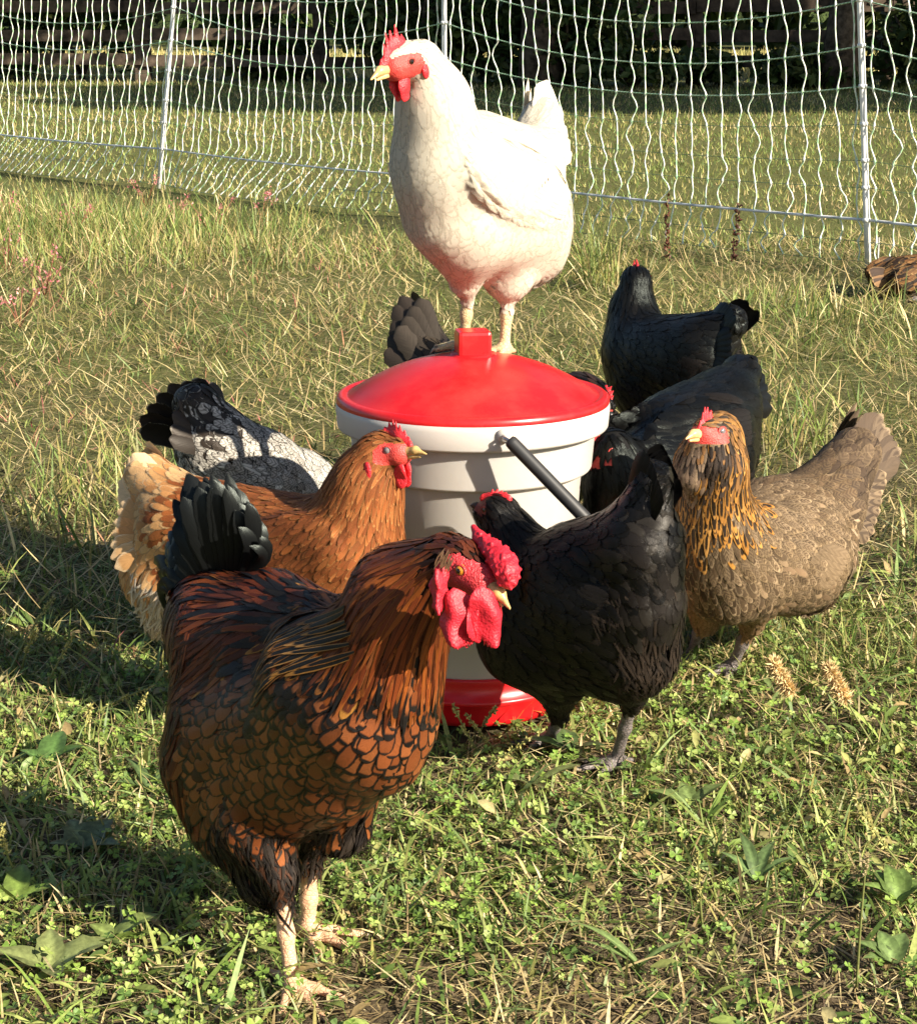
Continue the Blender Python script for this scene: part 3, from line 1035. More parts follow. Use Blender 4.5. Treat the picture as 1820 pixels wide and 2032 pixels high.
def board_fence(x0, x1, y0, y1, label, n):
    a, b = np.array([x0, y0, 0.]), np.array([x1, y1, 0.])
    o = empty('board_fence', (a + b) / 2, label, 'fence', 'board fences under the trees')
    ang = math.atan2(b[1] - a[1], b[0] - a[0])
    for i in range(n + 1):
        c = a + (b - a) * i / n
        V, F = box(c + [0, 0, 0.66], (0.19, 0.17, 1.36 + 0.05 * math.sin(i * 3.1)), ang, 0.012)
        mk('post', V, F, M['old_wood'], o, smooth=False)
        if i < n:
            d = (b - a) / n
            for z in (0.28, 0.62, 0.96, 1.26):
                m_ = c + d / 2 + np.array([0.0, -0.11, z + 0.02 * math.sin(i * 5 + z * 9)])
                V, F = box(m_, (np.linalg.norm(d) - 0.01, 0.035, 0.15), ang + 0.006 * math.sin(i * 7 + z * 20), 0.004)
                mk('rail', V, F, M['old_wood'], o, smooth=False)


board_fence(-9.0, 12.6, 27.6, 24.2, 'dark weathered board fence with four rails under the trees', 9)


def leaf_cloud(c, r, n, size, tab, flat=0.0, seed=0):
    """leaves spread through a lumpy crown volume -> V,F,col"""
    q = np.random.default_rng(seed)
    lob = q.normal(0, 1, (14, 3)); lob /= np.linalg.norm(lob, axis=1, keepdims=True)
    cen = lob * q.uniform(0.35, 0.8, (14, 1))
    k = q.integers(0, 14, n)
    d = q.normal(0, 1, (n, 3)); d /= np.linalg.norm(d, axis=1, keepdims=True)
    p = cen[k] + d * (q.random((n, 1)) ** 0.45) * q.uniform(0.25, 0.46, 14)[k][:, None]
    P = np.asarray(c) + p * np.asarray(r)
    P[:, 2] = np.maximum(P[:, 2], 0.03)
    nrm = norm(d + q.normal(0, 0.7, (n, 3)) + [0, 0, 0.5])
    t = norm(np.cross(nrm, q.normal(0, 1, (n, 3))))
    s = np.cross(nrm, t)
    L = size * q.uniform(0.6, 1.3, n)[:, None]
    V = np.stack([P - t * L * .5, P + s * L * .28 + nrm * L * .06, P + t * L * .5 - nrm * L * .08, P - s * L * .28 + nrm * L * .06], 1).reshape(-1, 3)
    F = np.arange(n)[:, None] * 4 + np.array([[0, 1, 2, 3]])
    col = np.repeat(tab[q.integers(0, len(tab), n)] * q.uniform(0.7, 1.3, (n, 1)), 4, 0)
    return V, F, col


TREE = np.array([(0.05, 0.085, 0.018), (0.065, 0.10, 0.025), (0.04, 0.07, 0.018), (0.09, 0.11, 0.03)])


def tree(x, y, h, rad, z0, n, size, label, seed, tr=0.22, branches=6):
    o = empty('tree', (x, y, 0), label, 'tree', 'trees round the pasture')
    q = np.random.default_rng(seed)
    k = 10
    t = np.linspace(0, 1, k)[:, None]
    pts = np.array([x, y, -0.1]) + np.array([[q.normal(0, 0.3), q.normal(0, 0.3), h * 0.85]]) * t + np.stack([0.12 * np.sin(5 * t[:, 0] + seed), 0.12 * np.cos(4 * t[:, 0] + seed), 0 * t[:, 0]], 1) * t
    rr = tr * (1 - 0.8 * t[:, 0]) + tr * 0.5 * np.exp(-t[:, 0] * 22)
    V, F, uv = tube(pts, rr, 14)
    trunk = mk('trunk', V, F, M['bark'], o)
    for i in range(branches):
        f = q.uniform(0.35, 0.85)
        p = pts[0] + (pts[-1] - pts[0]) * f
        a = q.uniform(0, 6.28); l = rad * q.uniform(0.5, 0.8)
        e = p + np.array([math.cos(a) * l, math.sin(a) * l, l * 0.55])
        V, F, uv = tube(np.array([p, (p + e) / 2 + [0, 0, -0.1 * l], e]), [tr * 0.4, tr * 0.25, tr * 0.08], 7)
        mk('limb', V, F, M['bark'], trunk)
    V, F, C = leaf_cloud((x, y, (z0 + h) / 2), (rad, rad, (h - z0) / 2 * 1.1), n, size, TREE, seed=seed)
    mk('crown', V, F, M['tree_leaf'], o, attrs={'col': C}, smooth=False)


# trees standing right of the frame: their crowns throw the broad shade over the back of the lawn
tree(10.2, 12.4, 10.5, 4.2, 4.6, 9000, 0.36, 'tall broad tree right of the pasture nearest the hens', 11, 0.26)
tree(14.2, 12.6, 13.0, 4.6, 4.4, 9500, 0.36, 'tall broad tree right of the pasture, second from the hens', 12, 0.3)
tree(8.2, 18.6, 10.5, 4.0, 4.2, 8500, 0.36, 'tall tree right of the pasture by the shaded lawn', 13, 0.25)
tree(14.6, 20.0, 13.0, 4.6, 4.0, 8500, 0.4, 'tall tree at the right end of the board fence', 14, 0.3)
tree(1.0, 24.6, 9.5, 4.2, 3.2, 7000, 0.34, 'tree with dark trunk before the board fence behind the middle post', 15, 0.2)
tree(-7.4, 26.6, 10.0, 4.2, 3.4, 7000, 0.36, 'tree with dark trunk near the left end of the shade', 16, 0.24)
tree(4.55, 24.0, 9.5, 4.0, 3.0, 7000, 0.34, 'tree with dark trunk behind the right post', 17, 0.2)
tree(-9.0, 31.0, 11, 4.6, 2.5, 6000, 0.42, 'tree at the far left beyond the board fence', 18, 0.26)


def bush(x, y, r, h, n, size, label, seed, tab=TREE):
    o = empty('bush', (x, y, 0), label, 'bush', 'dark undergrowth along the board fence')
    for i in range(5):
        a = i * 1.3 + seed
        V, F, uv = tube(np.array([[x, y, 0], [x + 0.2 * r * math.cos(a), y + 0.2 * r * math.sin(a), h * 0.4], [x + 0.5 * r * math.cos(a), y + 0.5 * r * math.sin(a), h * 0.8]]), [0.03, 0.02, 0.008], 6)
        mk('stem', V, F, M['bark'], o)
    V, F, C = leaf_cloud((x, y, h * 0.5), (r, r * 0.8, h * 0.6), n, size, tab, seed=seed)
    mk('foliage', V, F, M['tree_leaf'], o, attrs={'col': C}, smooth=False)


for i, (x, y, r, h, n, lab) in enumerate([
        (-0.5, 25.6, 1.5, 1.9, 2600, 'wide dark bush behind the white hen head'),
        (1.35, 24.9, 1.2, 1.6, 2200, 'dark bush just right of the middle net post'),
        (0.35, 27.0, 1.6, 2.2, 2400, 'tall dark bush deep in the shade behind the middle post'),
        (-2.6, 27.4, 1.1, 1.3, 1500, 'dark bush left of the middle, behind the net'),
        (-5.2, 27.8, 1.3, 1.7, 1700, 'bush at the upper left corner behind the left post'),
        (-6.9, 28.6, 1.5, 1.9, 1700, 'bush farthest left along the board fence'),
        (3.0, 25.0, 0.8, 0.5, 900, 'low ground ivy mound under the board fence'),
        (4.2, 24.0, 0.9, 0.55, 900, 'low ground ivy mound left of the right post'),
        (5.6, 24.3, 1.1, 1.5, 1700, 'dark bush at the upper right corner'),
        (2.1, 24.2, 0.8, 0.45, 800, 'low leafy mound in the shade right of the white hen tail')]):
    bush(x, y, r, h, n, 0.17, lab, 40 + i)

# hedge and field beyond the fence
def far_wood():
    parts = []
    for i in range(26):
        x = -34 + i * 2.9
        V, F, C = leaf_cloud((x, 62 + 5 * math.sin(i * 2.3), 3.4), (3.0, 2.6, 4.0), 900, 0.75, TREE, seed=300 + i)
        parts.append((V, [F], C))
    V, F, C = joinm(parts)
    o = mk('distant_wood', V, F, M['tree_leaf'], attrs={'col': C}, smooth=False)
    tag(o, 'distant line of woodland far beyond the board fence', 'woodland', None, 'stuff')


far_wood()
hx = np.linspace(-190, 190, 60); hy = np.linspace(72, 150, 14)
HX, HY = np.meshgrid(hx, hy, indexing='ij')
HZ = np.clip((HY - 74) / 40, 0, 1) ** 0.7 * (15 + 3 * np.sin(HX * 0.07) + 2 * np.sin(HX * 0.19 + HY * 0.1)) - 0.3
hi_, hj_ = np.meshgrid(np.arange(59), np.arange(13), indexing='ij')
hF = np.stack([hi_ * 14 + hj_, (hi_ + 1) * 14 + hj_, (hi_ + 1) * 14 + hj_ + 1, hi_ * 14 + hj_ + 1], -1).reshape(-1, 4)
tag(mk('wooded_hill', np.stack([HX, HY, HZ], -1).reshape(-1, 3), hF, m_simple('hill_wood', (0.045, 0.065, 0.02), 0.95, 0.5, 0.35, 0.1, 1.0, bscale=1.2, bdist=0.8)), 'dark wooded rise far behind the field', None, None, 'structure')
n_ = 20000
fx_, fy_ = rng.uniform(-16, 20, n_), 28.5 + 24 * rng.random(n_) ** 1.3
fc_ = pick(np.array([(0.50, 0.40, 0.16), (0.42, 0.36, 0.13), (0.34, 0.32, 0.11)]), n_)
V_, F_, C_ = blades(np.stack([fx_, fy_, 0 * fx_], 1), rng.uniform(0.10, 0.25, n_), rng.uniform(0.02, 0.05, n_), rng.uniform(0, 6.28, n_), np.abs(rng.normal(0.5, 0.3, n_)), rng.uniform(0, 0.8, n_), fc_, rows=3)
tag(mk('hay_field', V_, F_, M['leaf'], attrs={'col': C_}, smooth=False), 'golden dry field seen between the fence rails', 'field grass', None, 'stuff')

# ------------------------------------------------------------------ bucket waterer
def m_plastic(name, col, rough, dirt, dcol, sss=0.0, scratch=0.25):
    m, nt, b = newmat(name)
    co = objco(nt)
    n = noise(nt, co, 16, 7, 0.7)
    n2 = noise(nt, co, 120, 3, 0.6)
    k = math_n(nt, 'MULTIPLY', ramp(nt, n, [(0.45, (0, 0, 0)), (0.8, (1, 1, 1))]), dirt)
    lk(nt, mixc(nt, k, col, dcol), b.inputs['Base Color'])
    lk(nt, math_n(nt, 'MULTIPLY_ADD', n, scratch, rough), b.inputs['Roughness'])
    b.inputs['Specular IOR Level'].default_value = 0.5
    if sss:
        b.inputs['Subsurface Weight'].default_value = sss
        b.inputs['Subsurface Radius'].default_value = (0.02, 0.017, 0.013)
        b.inputs['Subsurface Scale'].default_value = 0.5
    bump(nt, b, n2, 0.06, 0.001)
    return m


M['red'] = m_plastic('red_plastic', (0.56, 0.010, 0.013), 0.20, 0.28, (0.60, 0.11, 0.085), 0.0, 0.2)
M['red_base'] = m_plastic('red_trough_plastic', (0.60, 0.008, 0.012), 0.2, 0.15, (0.4, 0.1, 0.06))
M['white'] = m_plastic('white_plastic', (0.56, 0.525, 0.485), 0.32, 0.22, (0.46, 0.40, 0.33), 0.4)
M['black_plastic'] = m_plastic('black_grip_plastic', (0.018, 0.018, 0.019), 0.4, 0.5, (0.05, 0.048, 0.045))
M['wire_steel'] = m_simple('galvanised_wire', (0.5, 0.5, 0.5), 0.3, 0.1, 90)
M['wire_steel'].node_tree.nodes['Principled BSDF'].inputs['Metallic'].default_value = 1.0
BC = np.array([0.016, 2.18, 0.0])


def waterer():
    o = empty('bucket_waterer', BC, 'white bucket poultry waterer with red domed lid and red trough', 'waterer')
    # red trough
    V, F = lathe([(0.0, 0.004), (0.100, 0.004), (0.108, 0.006), (0.110, 0.012), (0.1105, 0.028), (0.1155, 0.031), (0.117, 0.034), (0.116, 0.037), (0.112, 0.039), (0.1115, 0.055), (0.1125, 0.059), (0.1115, 0.0615), (0.107, 0.0615), (0.105, 0.055)], BC)
    mk('trough', V, F, M['red_base'], o)
    # bucket wall with stepped skirt
    V, F = lathe([(0.1045, 0.050), (0.1085, 0.056), (0.1235, 0.277), (0.1255, 0.2795), (0.1335, 0.2815), (0.135, 0.284), (0.1385, 0.3245), (0.140, 0.327), (0.1515, 0.3285), (0.1530, 0.331), (0.1545, 0.350), (0.1540, 0.356), (0.1515, 0.3585), (0.146, 0.3585), (0.144, 0.35), (0.132, 0.30)], BC, 96)
    mk('bucket', V, F, M['white'], o)
    # lid
    pr = [(0.149, 0.350), (0.1528, 0.352), (0.1540, 0.3575), (0.1535, 0.3625), (0.1500, 0.3655), (0.1455, 0.3655), (0.1425, 0.3635)]
    for r_ in np.linspace(0.140, 0.0, 16):
        pr.append((r_, 0.3645 + 0.0455 * (1 - (r_ / 0.14) ** 2.05) ** 0.95))
    V, F = lathe(pr, BC, 96)
    lid = mk('lid', V, F, M['red'], o)
    # square knob with rounded edges and recessed panel
    Vb, Fb = box(BC + [0.000, 0, 0.4195], (0.0375, 0.0375, 0.034), R(9), 0.004)
    mk('knob', Vb, Fb, M['red'], lid, smooth=False)
    V, F, uv = tube(np.array([BC + [0, 0, 0.402], BC + [0, 0, 0.411]]), [0.031, 0.025], 24)
    mk('knob_collar', V, F, M['red'], lid)
    # ear, bail wire and grip: the handle hangs forward right of the bucket
    e0 = at(1000, 866, 2.023)
    V, F, uv = tube(np.array([e0 + [0.002, 0.014, 0.0], e0 + [0, 0.001, 0]]), [0.009, 0.0078], 16)
    mk('handle_ear', V, F, M['white'], o)
    g0, g1 = at(1010, 872, 2.012), at(1168, 1035, 1.99)
    d = g1 - g0
    pts = np.array([g0 + d * t for t in (0, 0.02, 0.05, 0.95, 0.98, 1.0)])
    V, F, uv = tube(pts, np.array([0.0045, 0.0062, 0.0066, 0.0066, 0.0062, 0.0045]) * 1.12, 12)
    h = mk('handle', V, F, M['black_plastic'], o)
    w = [e0 + [0, -0.004, 0], g0]
    V, F, uv = tube(np.array([e0 + [0, 0.004, 0], e0 + [0.0, -0.007, 0], g0 + d * 0.04]), 0.002, 6)
    mk('bail_wire', V, F, M['wire_steel'], h)
    g2, g3, g4, g5 = at(1215, 1070, 2.05), at(1262, 1030, 2.20), at(1240, 930, 2.34), np.array([BC[0] - 0.03, BC[1] + 0.158, 0.342])
    V, F, uv = tube(np.array([g1 - d * 0.04, g1, (g1 + g2) / 2, g2, (g2 + g3) / 2 + [0.006, 0, -0.004], g3, (g3 + g4) / 2 + [0.01, 0, 0], g4, g5]), 0.002, 6)
    mk('bail_wire', V, F, M['wire_steel'], h)


waterer()

# ================================================================== THE BIRDS
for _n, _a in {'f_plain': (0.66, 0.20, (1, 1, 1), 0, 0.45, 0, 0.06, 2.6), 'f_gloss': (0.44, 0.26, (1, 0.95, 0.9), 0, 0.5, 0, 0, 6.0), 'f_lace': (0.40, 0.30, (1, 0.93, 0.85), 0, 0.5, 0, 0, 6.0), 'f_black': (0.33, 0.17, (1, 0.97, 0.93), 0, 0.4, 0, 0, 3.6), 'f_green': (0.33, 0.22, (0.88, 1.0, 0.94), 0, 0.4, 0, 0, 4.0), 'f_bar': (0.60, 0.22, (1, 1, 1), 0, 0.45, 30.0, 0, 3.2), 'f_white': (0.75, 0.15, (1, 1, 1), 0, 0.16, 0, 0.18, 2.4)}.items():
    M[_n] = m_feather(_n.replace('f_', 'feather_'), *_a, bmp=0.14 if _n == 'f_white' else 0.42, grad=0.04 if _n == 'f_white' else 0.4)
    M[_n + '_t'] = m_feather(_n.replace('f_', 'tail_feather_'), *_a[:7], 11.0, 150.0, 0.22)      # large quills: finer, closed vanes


def m_skin(name, col, col2, scale=260, rough=0.5, bmp=0.7, sss=0.25):
    m, nt, b = newmat(name)
    co = objco(nt)
    n = noise(nt, co, scale, 4, 0.65)
    vo = nt.nodes.new('ShaderNodeTexVoronoi'); vo.inputs['Scale'].default_value = scale * 2.2
    lk(nt, co, vo.inputs['Vector'])
    lk(nt, ramp(nt, n, [(0.3, col2), (0.65, col)]), b.inputs['Base Color'])
    b.inputs['Roughness'].default_value = rough
    b.inputs['Subsurface Weight'].default_value = sss
    b.inputs['Subsurface Radius'].default_value = (0.006, 0.0016, 0.001)
    b.inputs['Subsurface Scale'].default_value = 0.6
    bump(nt, b, math_n(nt, 'ADD', vo.outputs[0], n), bmp, 0.0007)
    return m


M['comb'] = m_skin('comb_red', (0.74, 0.030, 0.040), (0.55, 0.014, 0.022))
M['comb_rooster'] = m_skin('rooster_comb_red', (0.60, 0.016, 0.034), (0.40, 0.008, 0.018), 240, 0.55, 0.6)
M['face'] = m_skin('face_red', (0.66, 0.080, 0.062), (0.50, 0.035, 0.032), 330)
M['face_rooster'] = m_skin('rooster_face_red', (0.62, 0.045, 0.055), (0.34, 0.02, 0.025), 280, bmp=1.0)
M['face_dark'] = m_skin('dark_face_red', (0.22, 0.02, 0.02), (0.05, 0.01, 0.01), 330)
M['beak'] = m_simple('horn_beak', (0.62, 0.40, 0.15), 0.35, 0.2, 120, sss=0.1)
M['beak_pale'] = m_simple('pale_beak', (0.75, 0.48, 0.20), 0.35, 0.15, 120, sss=0.1)
M['beak_black'] = m_simple('black_beak', (0.02, 0.02, 0.02), 0.35, 0.2, 120)
M['eye_amber'] = m_simple('amber_eye', (0.50, 0.20, 0.02), 0.08, 0.2, 400, 0.7)
M['eye_dark'] = m_simple('brown_eye', (0.06, 0.02, 0.01), 0.08, 0.2, 300, 0.7)
M['eye_lid'] = m_simple('blinking_eye_membrane', (0.20, 0.17, 0.17), 0.10, 0.2, 300, 0.6)
M['pupil'] = m_simple('pupil_black', (0.004, 0.004, 0.004), 0.05, 0.1, 300, 0.8)
M['claw'] = m_simple('claw_horn', (0.28, 0.22, 0.15), 0.4, 0.2, 200)


def m_shank(name, col, dark):
    """scaly leg skin"""
    m, nt, b = newmat(name)
    co = objco(nt)
    mp = nt.nodes.new('ShaderNodeMapping'); mp.inputs['Scale'].default_value = (1, 1, 1.35)
    lk(nt, co, mp.inputs[0])
    vo = nt.nodes.new('ShaderNodeTexVoronoi'); vo.feature = 'DISTANCE_TO_EDGE'; vo.inputs['Scale'].default_value = 210
    lk(nt, mp.outputs[0], vo.inputs['Vector'])
    k = ramp(nt, vo.outputs[0], [(0.0, (0, 0, 0)), (0.16, (1, 1, 1))])
    n = noise(nt, co, 60, 4)
    c = mixc(nt, k, dark, col)
    c = mixc(nt, math_n(nt, 'MULTIPLY', n, 0.35), c, tuple(x * 0.7 for x in col))
    lk(nt, c, b.inputs['Base Color'])
    b.inputs['Roughness'].default_value = 0.5
    b.inputs['Subsurface Weight'].default_value = 0.1
    b.inputs['Subsurface Radius'].default_value = (0.004, 0.002, 0.001)
    bump(nt, b, k, 0.5, 0.0008)
    return m


M['leg_pink'] = m_shank('leg_pink_yellow', (0.74, 0.46, 0.28), (0.60, 0.30, 0.18))
M['leg_pale'] = m_shank('leg_pale_yellow', (0.62, 0.50, 0.28), (0.42, 0.32, 0.17))
M['leg_grey'] = m_shank('leg_slate_grey', (0.19, 0.16, 0.15), (0.07, 0.06, 0.06))

VROW = np.array([0, 0.26, 0.52, 0.76, 0.92, 1.0])
WRND = np.array([0.5, 0.85, 1.0, 0.93, 0.62, 0.10])
WPNT = np.array([0.55, 0.95, 1.0, 0.66, 0.30, 0.02])


def feathers(P, D, L, W, pt, lift, h0, prims, ca, cb, fx, camber=0.07, nv=0.2):
    """feathers that follow the body surface from their roots P in direction D"""
    n = len(P)
    p = P.copy(); d = D.copy()
    rows, side, nrm = [], [], []
    for j in range(6):
        if j:
            p = p + d * (L * (VROW[j] - VROW[j - 1]))[:, None]
        g = sdf_n(p, prims)
        h = h0 + lift * L * VROW[j] ** 1.15
        p = p - g * np.clip(sdf(p, prims) - h, -0.02, 0.02)[:, None]
        d = norm(d - g * (g * d).sum(1, keepdims=True) * 0.9)
        rows.append(p); nrm.append(g); side.append(norm(np.cross(g, d)))
    V, UV, NN = [], [], []
    for j in range(6):
        w = W * (WRND[j] * (1 - pt) + WPNT[j] * pt) * 0.5
        for s in (-1, 0, 1):
            V.append(rows[j] + side[j] * (w * s)[:, None] - nrm[j] * (camber * w * abs(s))[:, None])
            UV.append(np.tile([[0.5 + 0.5 * s, VROW[j]]], (n, 1)))
            NN.append(norm(nrm[max(0, j - 1)] + side[j] * (nv * s) + D * (0.35 * nv)))
    V = np.stack(V, 1).reshape(-1, 3); UV = np.stack(UV, 1).reshape(-1, 2)
    q = []
    for j in range(5):
        for s in range(2):
            a = j * 3 + s
            q.append([a, a + 3, a + 4, a + 1])
    F = (np.arange(n)[:, None, None] * 18 + np.array(q)[None]).reshape(-1, 4)
    rep = lambda x: np.repeat(x, 18, 0)
    return V, F, UV, rep(ca), rep(cb), rep(fx), np.stack(NN, 1).reshape(-1, 3)


def merge_f(parts):
    o = 0; out = [[] for _ in range(7)]
    for a in parts:
        for i in range(7):
            out[i].append(a[i] + (o if i == 1 else 0))
        o += len(a[0])
    return [np.concatenate(x) for x in out]


def vane(p0, p1, bow, W, nrm, pt=0.2, nl=10, cup=0.25, wl=1.0):
    """one large feather from p0 to p1, bowed, its face along nrm -> V,F,UV"""
    p0, p1, bow = map(lambda a: np.asarray(a, float), (p0, p1, bow))
    v = np.linspace(0, 1, nl)
    C = p0 + (p1 - p0) * v[:, None] + bow * (4 * v * (1 - v))[:, None] * 0.5
    T = norm(np.gradient(C, axis=0))
    N = norm(nrm - T * (T @ np.asarray(nrm))[:, None])
    S = np.cross(N, T)
    wr = np.interp(v, [0, 0.15, 0.45, 0.75, 0.9, 0.97, 1.0], [0.30, 0.62, 0.95, 1.0, 0.80, 0.5, 0.10])
    wp = np.interp(v, [0, 0.15, 0.45, 0.75, 0.9, 1.0], [0.35, 0.7, 1.0, 0.72, 0.38, 0.03])
    w = W * 0.5 * (wr * (1 - pt) + wp * pt)
    us = np.array([-1, -0.5, 0, 0.5, 1.0])
    rag = 1 + 0.05 * np.sin(v * 31 + W * 900)
    V = C[:, None] + S[:, None] * (us[None, :, None] * (w * rag)[:, None, None]) - N[:, None] * ((us ** 2)[None, :, None] * (w * cup)[:, None, None])
    UV = np.stack(np.meshgrid(v, us * 0.5 + 0.5, indexing='ij'), -1)[..., ::-1]
    i, j = np.meshgrid(np.arange(nl - 1), np.arange(4), indexing='ij')
    F = np.stack([i * 5 + j, i * 5 + j + 1, (i + 1) * 5 + j + 1, (i + 1) * 5 + j], -1).reshape(-1, 4)
    return V.reshape(-1, 3), F, UV.reshape(-1, 2)


def ball(c, r, n=14, m=10):
    th = np.linspace(0, np.pi, m); ph = np.linspace(0, 2 * np.pi, n, endpoint=False)
    V = np.stack([np.sin(th)[:, None] * np.cos(ph), np.sin(th)[:, None] * np.sin(ph), np.cos(th)[:, None] + 0 * ph], -1).reshape(-1, 3)
    i, j = np.meshgrid(np.arange(m - 1), np.arange(n), indexing='ij'); j2 = (j + 1) % n
    F = np.stack([i * n + j, (i + 1) * n + j, (i + 1) * n + j2, i * n + j2], -1).reshape(-1, 4)
    return np.asarray(c) + V * np.asarray(r), F


def sample_surface(P, Q, n, gen):
    a, b, c, d = P[Q[:, 0]], P[Q[:, 1]], P[Q[:, 2]], P[Q[:, 3]]
    ar = np.linalg.norm(np.cross(c - a, d - b), axis=1)
    f = gen.choice(len(Q), n, p=ar / ar.sum())
    u, v = gen.random((n, 1)), gen.random((n, 1))
    return (a[f] * (1 - u) + b[f] * u) * (1 - v) + (d[f] * (1 - u) + c[f] * u) * v


def thin(P, rad):
    """dart throwing: keep points no closer than rad (per point)"""
    cell = float(rad.max())
    grid, keep = {}, []
    K = np.floor(P / cell).astype(int)
    Pl, rl = P.tolist(), rad.tolist()
    for i in range(len(Pl)):
        kx, ky, kz = K[i]
        x, y, z = Pl[i]; r2 = rl[i] ** 2
        ok = True
        for ax in (kx - 1, kx, kx + 1):
            for ay in (ky - 1, ky, ky + 1):
                for az in (kz - 1, kz, kz + 1):
                    for j in grid.get((ax, ay, az), ()):
                        q = Pl[j]
                        if (q[0] - x) ** 2 + (q[1] - y) ** 2 + (q[2] - z) ** 2 < r2:
                            ok = False; break
                    if not ok: break
                if not ok: break
            if not ok: break
        if ok:
            grid.setdefault((kx, ky, kz), []).append(i)
            keep.append(i)
    return np.array(keep)


def FT(L, W, sp, pt=0.15, lift=0.12, ca=((0.5, 0.5, 0.5),), cb=None, ew=0.0, bar=0.0, grav=0.25, mat='f_plain', grp='plumage', fluff=0, jit=0.18, nv=0.2):
    if fluff:
        lift *= 0.8
    else:
        L, W, sp, lift = L * 0.90, W * 0.80, sp * 0.76, lift * 0.42
    return dict(L=L, W=W, sp=sp, pt=pt, lift=lift, ca=np.array(ca, float), cb=np.array(cb if cb is not None else ca, float), ew=ew, bar=bar, grav=grav, mat=mat, grp=grp, fluff=fluff, jit=jit, nv=nv)


def C(t, a, b, k=34):
    """rounded cone between two measured points (px, py, Y, radius px)"""
    A, B = at(*a[:3]), at(*b[:3])
    return Caps(t, A, B, msize(a[3], a[2]), msize(b[3], b[2]), msize(k, a[2]))


